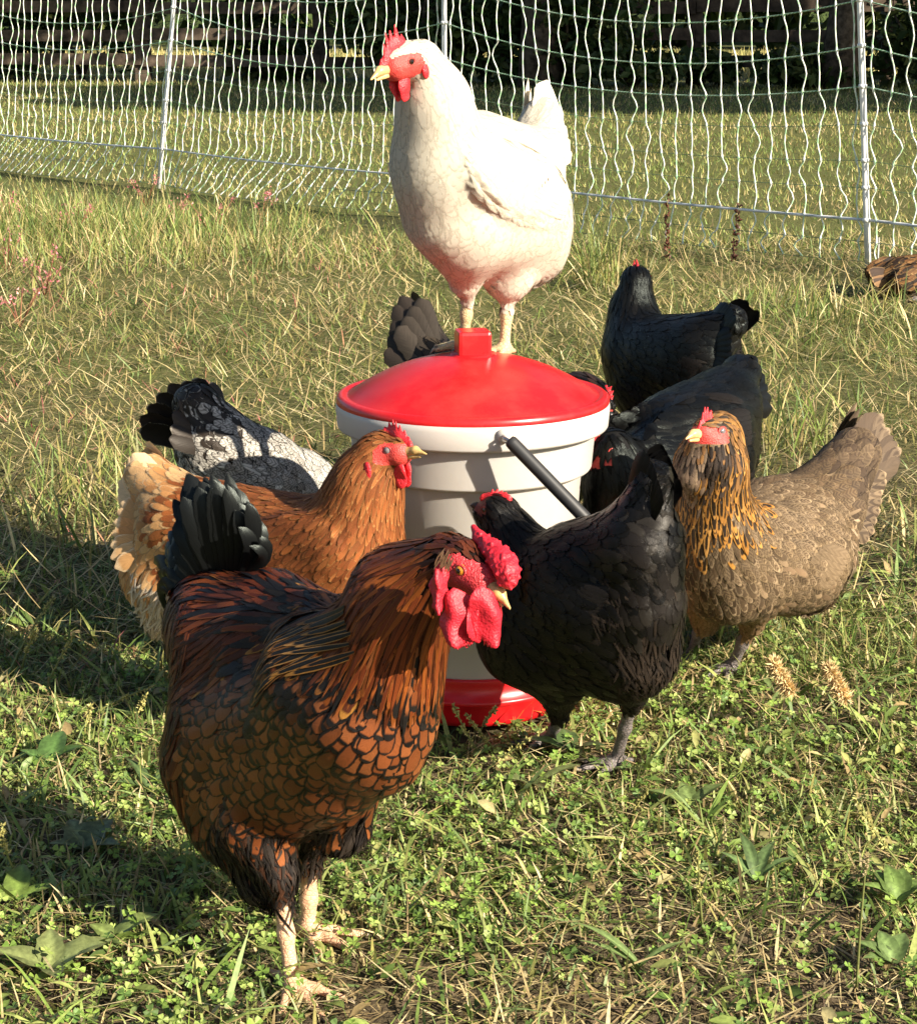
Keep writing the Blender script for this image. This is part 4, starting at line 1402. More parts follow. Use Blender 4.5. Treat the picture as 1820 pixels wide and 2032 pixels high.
class Bird:
    def __init__(s, name, label, base, fwd, prims, ft, seed, h=0.004, group='flock of chickens around the waterer', cat='chicken'):
        s.gen = np.random.default_rng(seed)
        s.root = empty(name, base, label, cat, group)
        s.fwd = norm(np.array([fwd[0], fwd[1], 0.0]))
        s.lat = np.array([-s.fwd[1], s.fwd[0], 0.0])         # the bird's left
        s.prims, s.ft, s.h = prims, ft, h
        s.hd = None
        s.skin, s.legm = M['face'], M['leg_grey']
        s.extra = []
        s.under = (0.05, 0.04, 0.03)

    def head(s, a, b, ra, rb, beak, up=(0, 0, 1), face=M['face'], oval=(0.50, -0.08, 0.80, 0.62)):
        A, B = at(*a), at(*b)
        f = norm(at(*beak) - A)
        u = norm(np.asarray(up, float) - f * np.dot(f, up)); sd = np.cross(u, f)
        r = msize(ra, a[2])
        s.prims.append(Caps('head', B, A, msize(rb, b[2]), r, msize(16, a[2])))
        s.hd = dict(c=A, m=(A + B) / 2, f=f, u=u, s=sd, r=r, tip=at(*beak), front=B, rf=msize(rb, b[2]), face=oval)
        s.skin = face
        return s

    def leg(s, hock, foot, r0=11, r1=9, toe=0.048, spread=36, zf=None, az=None, claws=False):
        A = at(*hock); B = at(*foot) if len(foot) == 3 else gnd(*foot)
        if zf is not None:
            B[2] = zf
        rA, rB = msize(r0, A[1]), msize(r1, A[1])
        B = B + np.array([0, 0, rB * 1.2])
        k = 0.008
        mid = (A + B) / 2
        s.prims += [Caps('leg', A, mid, rA * 1.12, rB, k), Caps('leg', mid, B, rB, rB * 1.1, k)]
        f0 = s.fwd if az is None else np.array([math.cos(R(az)), math.sin(R(az)), 0])
        a0 = math.atan2(f0[1], f0[0])
        for da, ln in ((0, 1.0), (spread, 0.82), (-spread, 0.82), (180 + 12, 0.5)):
            a = a0 + R(da); d = np.array([math.cos(a), math.sin(a), 0]) * toe * ln
            k1 = B + d * 0.45 + [0, 0, rB * 0.15]; k2 = B + d
            k1[2] = B[2] - rB * 0.30; k2[2] = B[2] - rB * 0.75
            s.prims += [Caps('leg', B, k1, rB * 0.95, rB * 0.72, 0.006), Caps('leg', k1, k2, rB * 0.74, rB * 0.5, 0.004)]
            if claws:
                s.extra.append(('claw', np.array([k2 - d * 0.04, k2 + d * 0.12 + [0, 0, 0.0006], k2 + d * 0.24 - [0, 0, 0.004]]), [rB * 0.46, rB * 0.32, rB * 0.04]))
        return s

    def wing(s, a, b, hh, th, out, mirror=True, k=16):
        """folded wing: shoulder a to tip b (px,py,Y), half height and half thickness px, out = outward vector"""
        A, B = at(*a), at(*b)
        e1 = norm(B - A); o = np.asarray(out, float); e3 = norm(o - e1 * np.dot(o, e1)); e2 = np.cross(e3, e1)
        Cn = (A + B) / 2
        rr = np.array([np.linalg.norm(B - A) / 2, msize(hh, a[2]), msize(th, a[2])])
        s.wings = getattr(s, 'wings', [])
        def add(Cn, e1, e2, e3):
            if e2[2] < 0:
                e2 = -e2
            s.prims.append(Ell('wing', Cn, np.stack([e1, e2, e3]), rr, msize(k, a[2]), flow=e1 - 0.18 * e2))
            s.wings.append((Cn, e1, e2, e3, rr))
        add(Cn, e1, e2, e3)
        if mirror:
            bp = [p for p in s.prims if p.t == 'body'][0]
            c0 = (bp.a + bp.b) / 2
            mr = lambda v: v - 2 * s.lat * np.dot(v, s.lat)
            add(c0 + mr(Cn - c0), mr(e1), mr(e2), mr(e3))
        return s

    # -------------------------------------------------------------- build
    def build(s, under=None, quick=False):
        gen = s.gen
        prims = s.prims
        P, Q = body_mesh(prims, s.h)
        tags = sorted({p.t for p in prims})
        cen = P[Q].mean(1)
        D = np.stack([p.d(cen) for p in prims], 1)
        pt_ = np.array([tags.index(p.t) for p in prims])
        near = pt_[D.argmin(1)]
        mi = np.zeros(len(Q), int)
        if 'leg' in tags:
            mi[near == tags.index('leg')] = 2
        if s.hd is not None:
            mi[s.is_face(cen)] = 1
        um = m_simple('under_plumage', under or s.under, 0.9, 0.25, 70, 0.1, 0.6)
        s.body = mk('body', P, Q, [um, s.skin, s.legm], s.root, midx=mi)
        # ---------------------------------------- plumage
        feathered = [t for t in tags if t in s.ft]
        dens = min(s.ft[t]['sp'] for t in feathered)
        area = 0.5 * np.linalg.norm(np.cross(P[Q[:, 2]] - P[Q[:, 0]], P[Q[:, 3]] - P[Q[:, 1]]), axis=1).sum()
        S = sample_surface(P, Q, int(min(90000, 5.5 * area / dens ** 2)), gen)
        D = np.stack([p.d(S) for p in prims], 1)
        nt_ = pt_[D.argmin(1)]
        ok = np.isin(nt_, [tags.index(t) for t in feathered])
        if s.hd is not None:
            ok &= ~s.is_face(S)
        S, D = S[ok], D[ok]
        wgt = np.exp(-(D - D.min(1, keepdims=True)) / 0.007)
        for i, p in enumerate(prims):
            if p.t not in feathered:
                wgt[:, i] *= 1e-3
        fl = wgt @ np.stack([p.flow for p in prims])
        TW = np.zeros((len(S), len(feathered)))
        for i, p in enumerate(prims):
            if p.t in feathered:
                TW[:, feathered.index(p.t)] += wgt[:, i]
        TW += 1e-9
        TW /= TW.sum(1, keepdims=True)
        cum = TW.cumsum(1)
        ch = (gen.random((len(S), 1)) > cum).sum(1).clip(0, len(feathered) - 1)
        par = {k: TW @ np.array([s.ft[t][k] for t in feathered], float) for k in ('L', 'W', 'sp', 'pt', 'lift', 'grav')}
        keep = thin(S, par['sp'])
        S, fl, ch = S[keep], fl[keep], ch[keep]
        for k in par:
            par[k] = par[k][keep]
        nrm = sdf_n(S, prims)
        d = norm(fl) + np.array([0, 0, -1.0]) * par['grav'][:, None] + gen.normal(0, 0.10, S.shape)
        d = norm(d - nrm * (d * nrm).sum(1, keepdims=True))
        groups = {}
        for ti, t in enumerate(feathered):
            ft = s.ft[t]
            m = ch == ti
            n = int(m.sum())
            if not n:
                continue
            rep = ft['fluff'] or 1
            idx = np.repeat(np.where(m)[0], rep)
            n = len(idx)
            p0, dd, nn = S[idx], d[idx], nrm[idx]
            L = par['L'][idx] * gen.uniform(0.82, 1.18, n); W = par['W'][idx] * gen.uniform(0.88, 1.12, n)
            if rep > 1 or t == 'head':
                L = ft['L'] * gen.uniform(0.8, 1.2, n); W = ft['W'] * gen.uniform(0.85, 1.15, n)
            if rep > 1:
                p0 = p0 + gen.normal(0, ft['sp'] * 0.5, (n, 3))
                dd = norm(dd + gen.normal(0, 0.28, (n, 3)))
                L = L * gen.uniform(0.6, 1.25, n)
            dd = norm(dd - nn * (dd * nn).sum(1, keepdims=True))
            j = gen.integers(0, len(ft['ca']), n)
            br = gen.uniform(1 - ft['jit'], 1 + ft['jit'], (n, 1))
            ca = ft['ca'][j] * br; cb = ft['cb'][gen.integers(0, len(ft['cb']), n)] * br
            fx = np.stack([ft['ew'] * gen.uniform(0.6, 1.35, n), gen.random(n), np.full(n, ft['bar']), np.ones(n)], 1)
            hook = getattr(s, 'recolor', None)
            if hook:
                ca, cb, fx = hook(t, p0, ca, cb, fx)
            lift = par['lift'][idx] * gen.uniform(0.7, 1.35, n)
            groups.setdefault((ft['grp'], ft['mat']), []).append(feathers(p0, dd, L, W, par['pt'][idx], lift, 0.0006 + gen.uniform(0, 0.0012, n) * (0.25 if ft['mat'] == 'f_white' else 1), prims, ca, cb, fx, nv=ft['nv']))
        # flight feathers on the folded wings
        if 'wing' in s.ft:
            ft = s.ft.get('flight', s.ft['wing'])
            for (Cn, e1, e2, e3, rr) in getattr(s, 'wings', []):
                nf = 7
                f = np.linspace(0, 1, nf)
                root = Cn + e1 * (rr[0] * (0.10 + 0.40 * f))[:, None] + e2 * (rr[1] * (-0.62 + 0.85 * f))[:, None] * 0.8 + e3 * rr[2] * 0.8
                for _ in range(3):
                    root = root - sdf_n(root, prims) * sdf(root, prims)[:, None]
                dd = np.tile(norm(e1 - 0.08 * e2), (nf, 1))
                L = rr[0] * np.linspace(0.85, 0.62, nf)
                W = np.full(nf, rr[1] * 0.36)
                ca = ft['ca'][gen.integers(0, len(ft['ca']), nf)]; cb = ft['cb'][gen.integers(0, len(ft['cb']), nf)]
                fx = np.stack([np.full(nf, ft['ew']), gen.random(nf), np.full(nf, ft['bar']), np.ones(nf)], 1)
                groups.setdefault(('wing', ft['mat']), []).append(feathers(root, dd, L, W, np.full(nf, 0.35), np.full(nf, 0.03), 0.0008 + 0.0003 * np.arange(nf), prims, ca, cb, fx))
        for (g, mt), parts in groups.items():
            V, F, UV, ca, cb, fx, nn_ = merge_f(parts)
            o = mk(g, V, F, M[mt], s.root, uv=UV, attrs={'ca': ca, 'cb': cb, 'fx': fx}, normals=nn_)
            o['kind'] = 'stuff'
        for nm, pts, rad in s.extra:
            V, F, uv = tube(pts, rad, 6)
            mk(nm, V, F, M['claw'], s.body)
        return s

    def is_face(s, P):
        h = s.hd
        q = (P - h['c']) / h['r']
        f, u = q @ h['f'], q @ h['u']
        cf, cu, rf, ru = h['face']
        return ((np.minimum(f - cf, 0) / rf) ** 2 + ((u - cu) / ru) ** 2 < 1) & ((q * q).sum(1) < 6.0)

    def hp(s, f, u, d):
        h = s.hd
        return h['c'] + h['r'] * (h['f'] * f + h['u'] * u + h['s'] * d)

    # -------------------------------------------------------------- head gear
    def beak(s, mat='beak', open_=0.0, base_f=1.0, w=0.36):
        h = s.hd; r = h['r']; tip = h['tip']
        b0 = h['front'] + h['f'] * h['rf'] * 0.45 + h['u'] * r * 0.02
        mid = (b0 + tip) / 2 + h['u'] * r * 0.16
        pr = [Caps('b', b0, mid, r * w, r * w * 0.66, r * 0.2), Caps('b', mid, tip, r * w * 0.62, r * 0.05, r * 0.2)]
        P, Q = body_mesh(pr, max(r * 0.07, 0.0008))
        up = mk('beak', P, Q, M[mat], s.root)
        lo0 = b0 - h['u'] * r * 0.22; lo1 = b0 * 0.28 + tip * 0.72 - h['u'] * r * (0.18 + open_)
        pr = [Caps('b', lo0, lo1, r * w * 0.7, r * 0.07, r * 0.1)]
        P, Q = body_mesh(pr, max(r * 0.07, 0.0008))
        mk('lower_beak', P, Q, M[mat], up)
        for sg in (-1, 1):
            c = b0 + h['f'] * r * 0.18 + h['u'] * r * 0.14 + h['s'] * sg * r * w * 0.86
            V, F = ball(c, r * 0.055, 8, 6)
            mk('nostril', V, F, M['pupil'], up)
        return s

    def eyes(s, mat='eye_amber', f=0.42, u=0.22, size=0.22, ring=None, pupil=True, side=0.80):
        h = s.hd; r = h['r']
        for sg in (-1, 1):
            c = s.hp(f, u, 0)
            lo, hi = 0.0, 2.5 * r                       # find where the side ray leaves the head
            for _ in range(24):
                m_ = (lo + hi) / 2
                if sdf((c + h['s'] * sg * m_)[None], s.prims)[0] < 0: lo = m_
                else: hi = m_
            n = norm(h['s'] * sg + h['f'] * 0.25 + h['u'] * 0.05)
            e = c + h['s'] * sg * lo - n * size * r * 0.52
            V, F = ball(e, size * r)
            ey = mk('eye', V, F, M[mat], s.root)
            if pupil:
                V, F = ball(e + n * size * r * 0.62, size * r * 0.50)
                mk('pupil', V, F, M['pupil'], ey)
            # eyelid ring
            t1 = norm(np.cross(n, h['u'])); t2 = np.cross(n, t1)
            a = np.linspace(0, 2 * np.pi, 22)
            pts = e + n * size * r * 0.42 + (np.cos(a)[:, None] * t1 * 1.08 + np.sin(a)[:, None] * t2 * 0.86) * size * r
            V, F, uv = tube(pts, size * r * 0.24, 6, cap=False)
            mk('eyelid', V, F, ring or s.skin, ey)
        return s

    def single_comb(s, n=5, hgt=0.9, f0=0.95, f1=-0.75, u0=0.55, u1=0.95, thick=0.16, mat='comb', lean=0.0):
        h = s.hd; r = h['r']
        pr = []
        fs = np.linspace(f0, f1, n)
        base = [np.array([f, u0 + (u1 - u0) * math.sin(min(1.0, (f0 - f) / (f0 - f1) * 1.3) * 1.5), 0]) for f in fs]
        for i in range(n - 1):
            pr.append(Caps('c', base[i], base[i + 1], 0.30, 0.30, 0.12))
        for i in range(n):
            q = math.sin((i + 0.8) / (n + 0.6) * math.pi) ** 0.7
            tipp = base[i] + np.array([0.02 - 0.16 * i / n, hgt * q * (1 + 0.16 * s.gen.normal()), 0])
            pr.append(Caps('c', base[i], tipp, 0.24, 0.045, 0.14))
        P, Q = body_mesh(pr, 0.055)
        P[:, 2] *= thick / 0.30
        P[:, 2] += lean * np.clip(P[:, 1] - 0.8, 0, None) + 0.05 * np.sin(P[:, 0] * 5)
        W = h['c'] + r * (P[:, :1] * h['f'] + P[:, 1:2] * h['u'] + P[:, 2:3] * h['s'])
        mk('comb', W, Q, M[mat], s.root)
        return s

    def wattles(s, size=0.75, f=0.62, u=-0.45, spread=0.30, mat='comb', drop=1.0, fwd_tilt=0.1):
        h = s.hd; r = h['r']
        for sg in (-1, 1):
            pr = [Caps('w', (f, u, 0), (f + fwd_tilt * 0.5, u - size * 0.5 * drop, 0), 0.20 * size / 0.6, 0.42 * size, 0.3), Caps('w', (f + fwd_tilt * 0.5, u - size * 0.5 * drop, 0), (f + fwd_tilt, u - size * drop, 0), 0.42 * size, 0.40 * size, 0.3)]
            P, Q = body_mesh(pr, 0.06)
            P[:, 2] *= 0.30
            P[:, 2] += sg * (spread + 0.10 * (u - P[:, 1]) - 0.20 * np.clip(u - P[:, 1], 0, 1) ** 2) + 0.04 * np.sin(P[:, 0] * 6 + P[:, 1] * 4)
            W = h['c'] + r * (P[:, :1] * h['f'] + P[:, 1:2] * h['u'] + P[:, 2:3] * h['s'])
            mk('wattle', W, Q, M[mat], s.root)
        return s

    def lobes(s, f=-0.42, u=-0.35, a=0.20, b=0.36, mat='comb', side=0.78):
        h = s.hd; r = h['r']
        for sg in (-1, 1):
            c = s.hp(f, u, 0)
            lo, hi = 0.0, 3.0 * r
            for _ in range(22):
                m_ = (lo + hi) / 2
                if sdf((c + h['s'] * sg * m_)[None], s.prims)[0] < 0: lo = m_
                else: hi = m_
            V, F = ball((0, 0, 0), (a * r, b * r, 0.13 * r))
            W = c + h['s'] * sg * (lo + 0.03 * r) + V[:, :1] * h['f'] + V[:, 1:2] * h['u'] + V[:, 2:3] * h['s']
            mk('ear_lobe', W, F, M[mat], s.root)
        return s

    def tail(s, B, T, Rr, half, n, W, mat, ca, cb, ew=0.0, bow=0.02, pt=0.1, sides=(-1, 1), droop=0.0, bar=0.0, splay=0.35, spread=0.35):
        """tent shaped tail: feathers fanned from the topmost tip T to the lowest tip Rr on both sides"""
        B, T, Rr = at(*B), at(*T), at(*Rr)
        ca, cb = np.array(ca, float), np.array(cb, float)
        for sg in sides:
            for i in range(n):
                t = i / max(1, n - 1)
                lat = s.lat * sg
                tip = T * (1 - t) + Rr * t
                rad = np.linalg.norm(T - B) * (1 - t) + np.linalg.norm(Rr - B) * t
                tip = B + norm(tip - B) * rad * s.gen.uniform(0.95, 1.03) + lat * half * (splay + 0.9 * t)
                b0 = B + (Rr - T) * (t - 0.3) * spread * 0.4 + lat * half * (0.15 + 0.5 * t)
                nr = lat + 0.25 * s.fwd + np.array([0, 0, 0.35])
                up = norm(np.cross(np.cross(tip - b0, s.fwd), tip - b0))
                bw = norm(T - Rr) * bow * (1 - 0.6 * t) + lat * bow * 0.6
                V, F, UV = vane(b0, tip, bw, W * s.gen.uniform(0.9, 1.1), nr, pt)
                V = V + lat * 0.0016 * (n - i)
                j = s.gen.integers(0, len(ca)); m = len(V)
                br = s.gen.uniform(0.85, 1.15)
                mk('tail_feather', V, F, M[mat + '_t'], s.root, uv=UV, attrs={'ca': np.tile(ca[j] * br, (m, 1)), 'cb': np.tile(cb[s.gen.integers(0, len(cb))] * br, (m, 1)), 'fx': np.tile([ew, s.gen.random(), bar, 1], (m, 1))})
        return s

    def streaks(s, rows, L, W, ca, cb, ew, mat, name, h0=0.004, n=8, pt=0.85):
        """rows of long narrow feathers lying over the body: each row (start px, end px of roots, growth vector)"""
        parts = []
        for (p, q, d) in rows:
            t = np.linspace(0, 1, n)[:, None]
            root = at(*p) * (1 - t) + at(*q) * t + s.gen.normal(0, 0.002, (n, 3))
            for _ in range(4):
                root = root - sdf_n(root, s.prims) * sdf(root, s.prims)[:, None]
            dd = np.tile(norm(d), (n, 1)) + s.gen.normal(0, 0.06, (n, 3))
            nn = sdf_n(root, s.prims)
            dd = norm(dd - nn * (dd * nn).sum(1, keepdims=True))
            A, B = np.array(ca), np.array(cb)
            parts.append(feathers(root, dd, L * s.gen.uniform(.8, 1.15, n), W * s.gen.uniform(.85, 1.2, n), np.full(n, pt), np.full(n, 0.02), h0 + s.gen.uniform(0, 0.0015, n), s.prims, A[s.gen.integers(0, len(A), n)], B[s.gen.integers(0, len(B), n)], np.stack([np.full(n, ew), s.gen.random(n), np.zeros(n), np.ones(n)], 1)))
        V, F, UV, a, b, fx, nn_ = merge_f(parts)
        o = mk(name, V, F, M[mat], s.root, uv=UV, attrs={'ca': a, 'cb': b, 'fx': fx}, normals=nn_)
        o['kind'] = 'stuff'
        return s

    def plume(s, p0, p1, bow, W, nrm, mat, ca, cb, ew=0.0, pt=0.3, name='tail_feather', parent=None, cup=0.25):
        V, F, UV = vane(at(*p0), at(*p1), np.asarray(bow, float), W, np.asarray(nrm, float), pt, cup=cup)
        m = len(V)
        return mk(name, V, F, M[mat + '_t'], parent or s.root, uv=UV, attrs={'ca': np.tile(ca, (m, 1)), 'cb': np.tile(cb, (m, 1)), 'fx': np.tile([ew, s.gen.random(), 0, 1], (m, 1))})


def footbase(*ps):
    g = np.mean([gnd(*p) for p in ps], 0)
    g[2] = 0
    return g

# ------------------------------------------------------------------ palettes
BLK = ((0.0042, 0.004, 0.004), (0.006, 0.0054, 0.005), (0.0032, 0.0032, 0.0035))
BLKB = ((0.011, 0.008, 0.006), (0.007, 0.0055, 0.005))


def black_coat(mat='f_green', brown=False, s=1.0):
    c = BLK
    return {
        'hackle': FT(.036 * s, .010 * s, .0075, .8, .06, c, ew=0, mat=mat, grp='hackle'),
        'head': FT(.012 * s, .006 * s, .0045, .4, .06, c, mat=mat),
        'breast': FT(.030 * s, .019 * s, .0088, .5, .07, c, mat=mat, nv=.14),
        'body': FT(.034 * s, .020 * s, .0092, .5, .07, c, mat=mat, nv=.14),
        'back': FT(.038 * s, .016 * s, .0090, .4, .07, c, mat=mat, nv=.14),
        'tailcov': FT(.050 * s, .026 * s, .0120, .15, .16, c, mat=mat),
        'belly': FT(.034 * s, .020 * s, .0100, .3, .16, BLKB, mat='f_plain'),
        'fluff': FT(.028 * s, .0042 * s, .0080, .7, .22, BLKB, mat='f_plain', fluff=5),
        'thigh': FT(.016 * s, .0050 * s, .0070, .7, .14, BLKB, mat='f_plain', fluff=4),
        'wing': FT(.034 * s, .019 * s, .0098, .2, .07, c, mat=mat, grp='wing', nv=.16),
        'flight': FT(.08, .02, .01, .2, .05, ((0.012, 0.010, 0.009),), mat='f_black'),
    }


# ------------------------------------------------------------------ rooster
def rooster():
    OR = ((0.175, 0.050, 0.015), (0.135, 0.037, 0.011), (0.215, 0.068, 0.021))
    BK = ((0.006, 0.005, 0.005), (0.009, 0.0075, 0.007))
    ft = {
        'hackle': FT(.090, .0066, .0054, 1.0, .06, ((0.15, 0.032, 0.007), (0.10, 0.021, 0.006), (0.20, 0.052, 0.009), (0.13, 0.027, 0.007), (0.08, 0.017, 0.005)), ((0.05, 0.012, 0.004), (0.17, 0.048, 0.010)), .35, mat='f_gloss', grp='hackle', grav=.75, jit=.3),
        'head': FT(.010, .005, .0042, .7, .06, ((0.085, 0.020, 0.008), (0.06, 0.014, 0.007)), mat='f_gloss', grav=.0),
        'mantle': FT(.034, .0150, .0095, .5, .10, OR, BK, .62, mat='f_lace', grav=.55),
        'breast': FT(.026, .0175, .0095, .12, .12, OR, BK, .36, mat='f_lace', grav=.40),
        'body': FT(.029, .0200, .0105, .10, .13, OR, BK, .33, mat='f_lace', grav=.32),
        'belly': FT(.031, .0225, .0112, .10, .16, OR, BK, .30, mat='f_lace', grav=.25),
        'saddle': FT(.085, .0070, .0058, 1.0, .08, ((0.075, 0.014, 0.006), (0.105, 0.022, 0.008), (0.055, 0.011, 0.005), (0.022, 0.007, 0.005), (0.13, 0.032, 0.009)), ((0.030, 0.007, 0.004), (0.11, 0.03, 0.009)), .35, mat='f_gloss', grp='saddle_plumage', grav=.95, jit=.3),
        'tailcov': FT(.066, .015, .0085, .7, .20, ((0.007, 0.008, 0.008), (0.009, 0.009, 0.009)), ((0.006, 0.006, 0.006), (0.05, 0.014, 0.006)), .10, mat='f_green', grp='tail_coverts', grav=.2),
        'back': FT(.050, .0085, .0066, .95, .10, ((0.006, 0.007, 0.011), (0.09, 0.020, 0.008), (0.05, 0.012, 0.007), (0.008, 0.008, 0.010)), mat='f_gloss', grav=.1),
        'rear': FT(.034, .018, .0100, .3, .24, ((0.11, 0.032, 0.012), (0.02, 0.009, 0.007), (0.16, 0.05, 0.018)), BK, .45, mat='f_lace', grav=.4),
        'fluff': FT(.034, .0034, .0075, .7, .22, ((0.016, 0.011, 0.008), (0.028, 0.020, 0.015), (0.010, 0.007, 0.006)), mat='f_plain', fluff=6, grav=.6),
        'thigh': FT(.020, .0030, .0062, .7, .16, ((0.020, 0.014, 0.010), (0.034, 0.025, 0.020), (0.060, 0.024, 0.012), (0.012, 0.009, 0.008)), mat='f_plain', fluff=6, grav=.7),
        'wing': FT(.062, .0100, .0075, .85, .08, ((0.008, 0.007, 0.007), (0.011, 0.009, 0.008), (0.07, 0.018, 0.008)), ((0.008, 0.007, 0.006), (0.26, 0.115, 0.022), (0.16, 0.06, 0.014), (0.008, 0.007, 0.006)), .30, mat='f_gloss', grp='wing', grav=.25),
        'flight': FT(.08, .02, .01, .2, .05, ((0.010, 0.009, 0.008),), ((0.03, 0.012, 0.008),), .15, mat='f_gloss'),
    }
    pr = [
        C('body', (722, 1415, 1.43, 142), (530, 1440, 1.55, 165)),
        C('mantle', (772, 1300, 1.412, 90), (655, 1345, 1.455, 132), 50),
        C('breast', (775, 1340, 1.42, 94), (742, 1480, 1.44, 100), 50),
        C('belly', (655, 1525, 1.46, 106), (515, 1565, 1.53, 116), 50),
        C('back', (630, 1250, 1.50, 72), (545, 1205, 1.56, 70), 50),
        C('saddle', (530, 1270, 1.55, 112), (420, 1250, 1.61, 90), 50),
        C('saddle', (445, 1230, 1.585, 92), (425, 1480, 1.560, 92), 50),
        C('tailcov', (425, 1200, 1.615, 70), (428, 1100, 1.64, 44), 40),
        C('rear', (420, 1520, 1.57, 94), (458, 1625, 1.55, 84), 50),
        C('fluff', (500, 1660, 1.53, 80), (530, 1730, 1.51, 62), 40),
        C('fluff', (670, 1585, 1.49, 80), (675, 1635, 1.49, 56), 40),
        C('hackle', (890, 1108, 1.385, 50), (802, 1185, 1.415, 94), 60),
        C('hackle', (802, 1185, 1.415, 94), (762, 1285, 1.44, 104), 60),
        C('thigh', (515, 1645, 1.50, 86), (553, 1732, 1.482, 36), 30),
        C('thigh', (640, 1620, 1.56, 66), (614, 1685, 1.562, 32), 30),
    ]
    b = Bird('rooster', 'gold laced rooster with black tail and large red wattles in the foreground', footbase((575, 1960), (605, 1860)), (0.86, -0.50), pr, ft, 21, 0.0033, cat='rooster')
    b.legm = M['leg_pink']
    b.leg((556, 1760, 1.482), (580, 1962), 18, 15, 0.062, 34, claws=True, az=-62)
    b.leg((614, 1725, 1.562), (612, 1858), 19, 16, 0.056, 36, claws=True, az=-40)
    b.head((918, 1120, 1.372), (955, 1152, 1.358), 50, 37, (1012, 1208, 1.335), up=(0.25, -0.25, 1), face=M['face_rooster'], oval=(0.42, -0.20, 1.0, 0.98))
    b.wing((695, 1250, 1.412), (545, 1335, 1.485), 72, 24, (-0.3, -0.9, 0.35), mirror=True, k=24)
    b.build(under=(0.016, 0.009, 0.007))
    b.beak('beak', 0.0, w=0.36)
    b.eyes('eye_amber', f=0.62, u=0.30, size=0.25)
    b.streaks([((690, 1205, 1.40), (705, 1300, 1.385), (-0.85, 0.25, -0.30)), ((640, 1215, 1.43), (650, 1310, 1.40), (-0.85, 0.25, -0.35)), ((600, 1240, 1.46), (600, 1330, 1.42), (-0.8, 0.25, -0.45))], .062, .0058, ((0.009, 0.008, 0.007),), ((0.30, 0.135, 0.028), (0.20, 0.08, 0.018), (0.34, 0.17, 0.05)), .36, 'f_gloss', 'wing_bow_feathers', n=9)
    # rose comb: a knobbly ridge with a spike behind
    h = b.hd; r = h['r']
    g = np.random.default_rng(5)
    prc = []
    def cp(px, py, Y, rr): return at(px, py, Y), msize(rr, Y)
    ch = [cp(940, 1046, 1.385, 6), cp(952, 1068, 1.376, 13), cp(975, 1090, 1.364, 19), cp(995, 1112, 1.353, 24), cp(1006, 1134, 1.345, 24), cp(1010, 1152, 1.340, 18)]
    for (p, q), (p2, q2) in zip(ch[:-1], ch[1:]):
        prc.append(Caps('c', p, p2, q, q2, 0.004))
    for _ in range(120):
        i = g.integers(1, 5); t = g.random()
        p = ch[i][0] * (1 - t) + ch[i + 1][0] * t; q = ch[i][1] * (1 - t) + ch[i + 1][1] * t
        dv = norm(g.normal(0, 1, 3) + np.array([0.35, -0.5, 0.4]))
        prc.append(Caps('c', p + dv * q * 0.8, p + dv * q * 1.16, 0.0022, 0.0012, 0.0015))
    P, Q = body_mesh(prc, 0.0011)
    mk('comb', P, Q, M['comb_rooster'], b.root)
    # two broad wattles and the hanging ear lobes, all soft folded sheets
    for nm, c, rx, rz, th, n_, cr in (('wattle', (911, 1228, 1.336), 40, 62, 7.5, (-0.28, -1, 0.1), 0.30), ('wattle', (962, 1224, 1.336), 42, 64, 7.5, (0.50, -1, 0.05), -0.30), ('ear_lobe', (872, 1168, 1.340), 20, 54, 9, (-0.15, -1, 0.1), 0.1), ('ear_lobe', (930, 1180, 1.41), 18, 46, 9, (0.5, 1, 0.1), 0.1)):
        cc = at(*c); nn = norm(n_); uu = norm(np.array([0, 0, 1.0]) - nn * nn[2]); ss = np.cross(uu, nn)
        a, bz, tt = msize(rx, c[2]), msize(rz, c[2]), msize(th, c[2])
        def fn(Pq, cc=cc, nn=nn, uu=uu, ss=ss, a=a, bz=bz, tt=tt, cr=cr):
            q = Pq - cc
            x, z, y = q @ ss, q @ uu, q @ nn
            wz = 1.0 - 0.22 * np.clip((z / bz), 0, 1)
            y = y - 0.0040 * np.cos(x / a * 3.4 + cr * 4 + 0.6 * z / bz) * np.clip(0.9 - 0.5 * z / bz, 0.2, 1.4) - 0.0014 * np.sin(z / bz * 5 + x / a * 3)
            x = x + 0.0016 * np.sin(z / bz * 6.0 + cr * 9); z = z + 0.0014 * np.sin(x / a * 5.0)
            e = (np.abs(x / (a * wz)) ** 2.4 + np.abs(z / bz) ** 2.4) ** (1 / 2.4)
            e = np.sqrt(e ** 2 + (y / tt) ** 2)
            groove = 0.30 * np.exp(-((x - cr * a) / (0.20 * a)) ** 2) * np.clip(1 - z / bz, 0.2, 1)
            return (e - 1 + groove * (y > 0)) * tt * 0.8
        P, Q = isosurf(fn, cc - max(a, bz) * 1.35, cc + max(a, bz) * 1.35, 0.0012)
        mk(nm, P, Q, M['comb_rooster'], b.root)
    # ear tuft feathers
    for i in range(30):
        p = (886 + g.normal(0, 7), 1100 + g.normal(0, 7), 1.338)
        b.plume(p, (p[0] - 6 - g.uniform(0, 12), p[1] + 12 + g.uniform(0, 18), 1.336), (0, -0.001, 0), 0.0013, (0, -1, 0.2), 'f_plain', (0.10, 0.05, 0.024), (0.04, 0.018, 0.01), 0.2, 0.8, 'ear_tuft_feather', parent=b.body)
    # tail: broad glossy black feathers, sickles falling to the rear
    arch = np.array([(318, 1215), (314, 1165), (320, 1115), (334, 1060), (348, 1005), (368, 962), (398, 940), (432, 940), (462, 956), (486, 990), (502, 1040), (508, 1085)], float)
    ax = np.linspace(0, len(arch) - 1, 19)
    arch = np.stack([np.interp(ax, np.arange(len(arch)), arch[:, k]) for k in (0, 1)], 1)
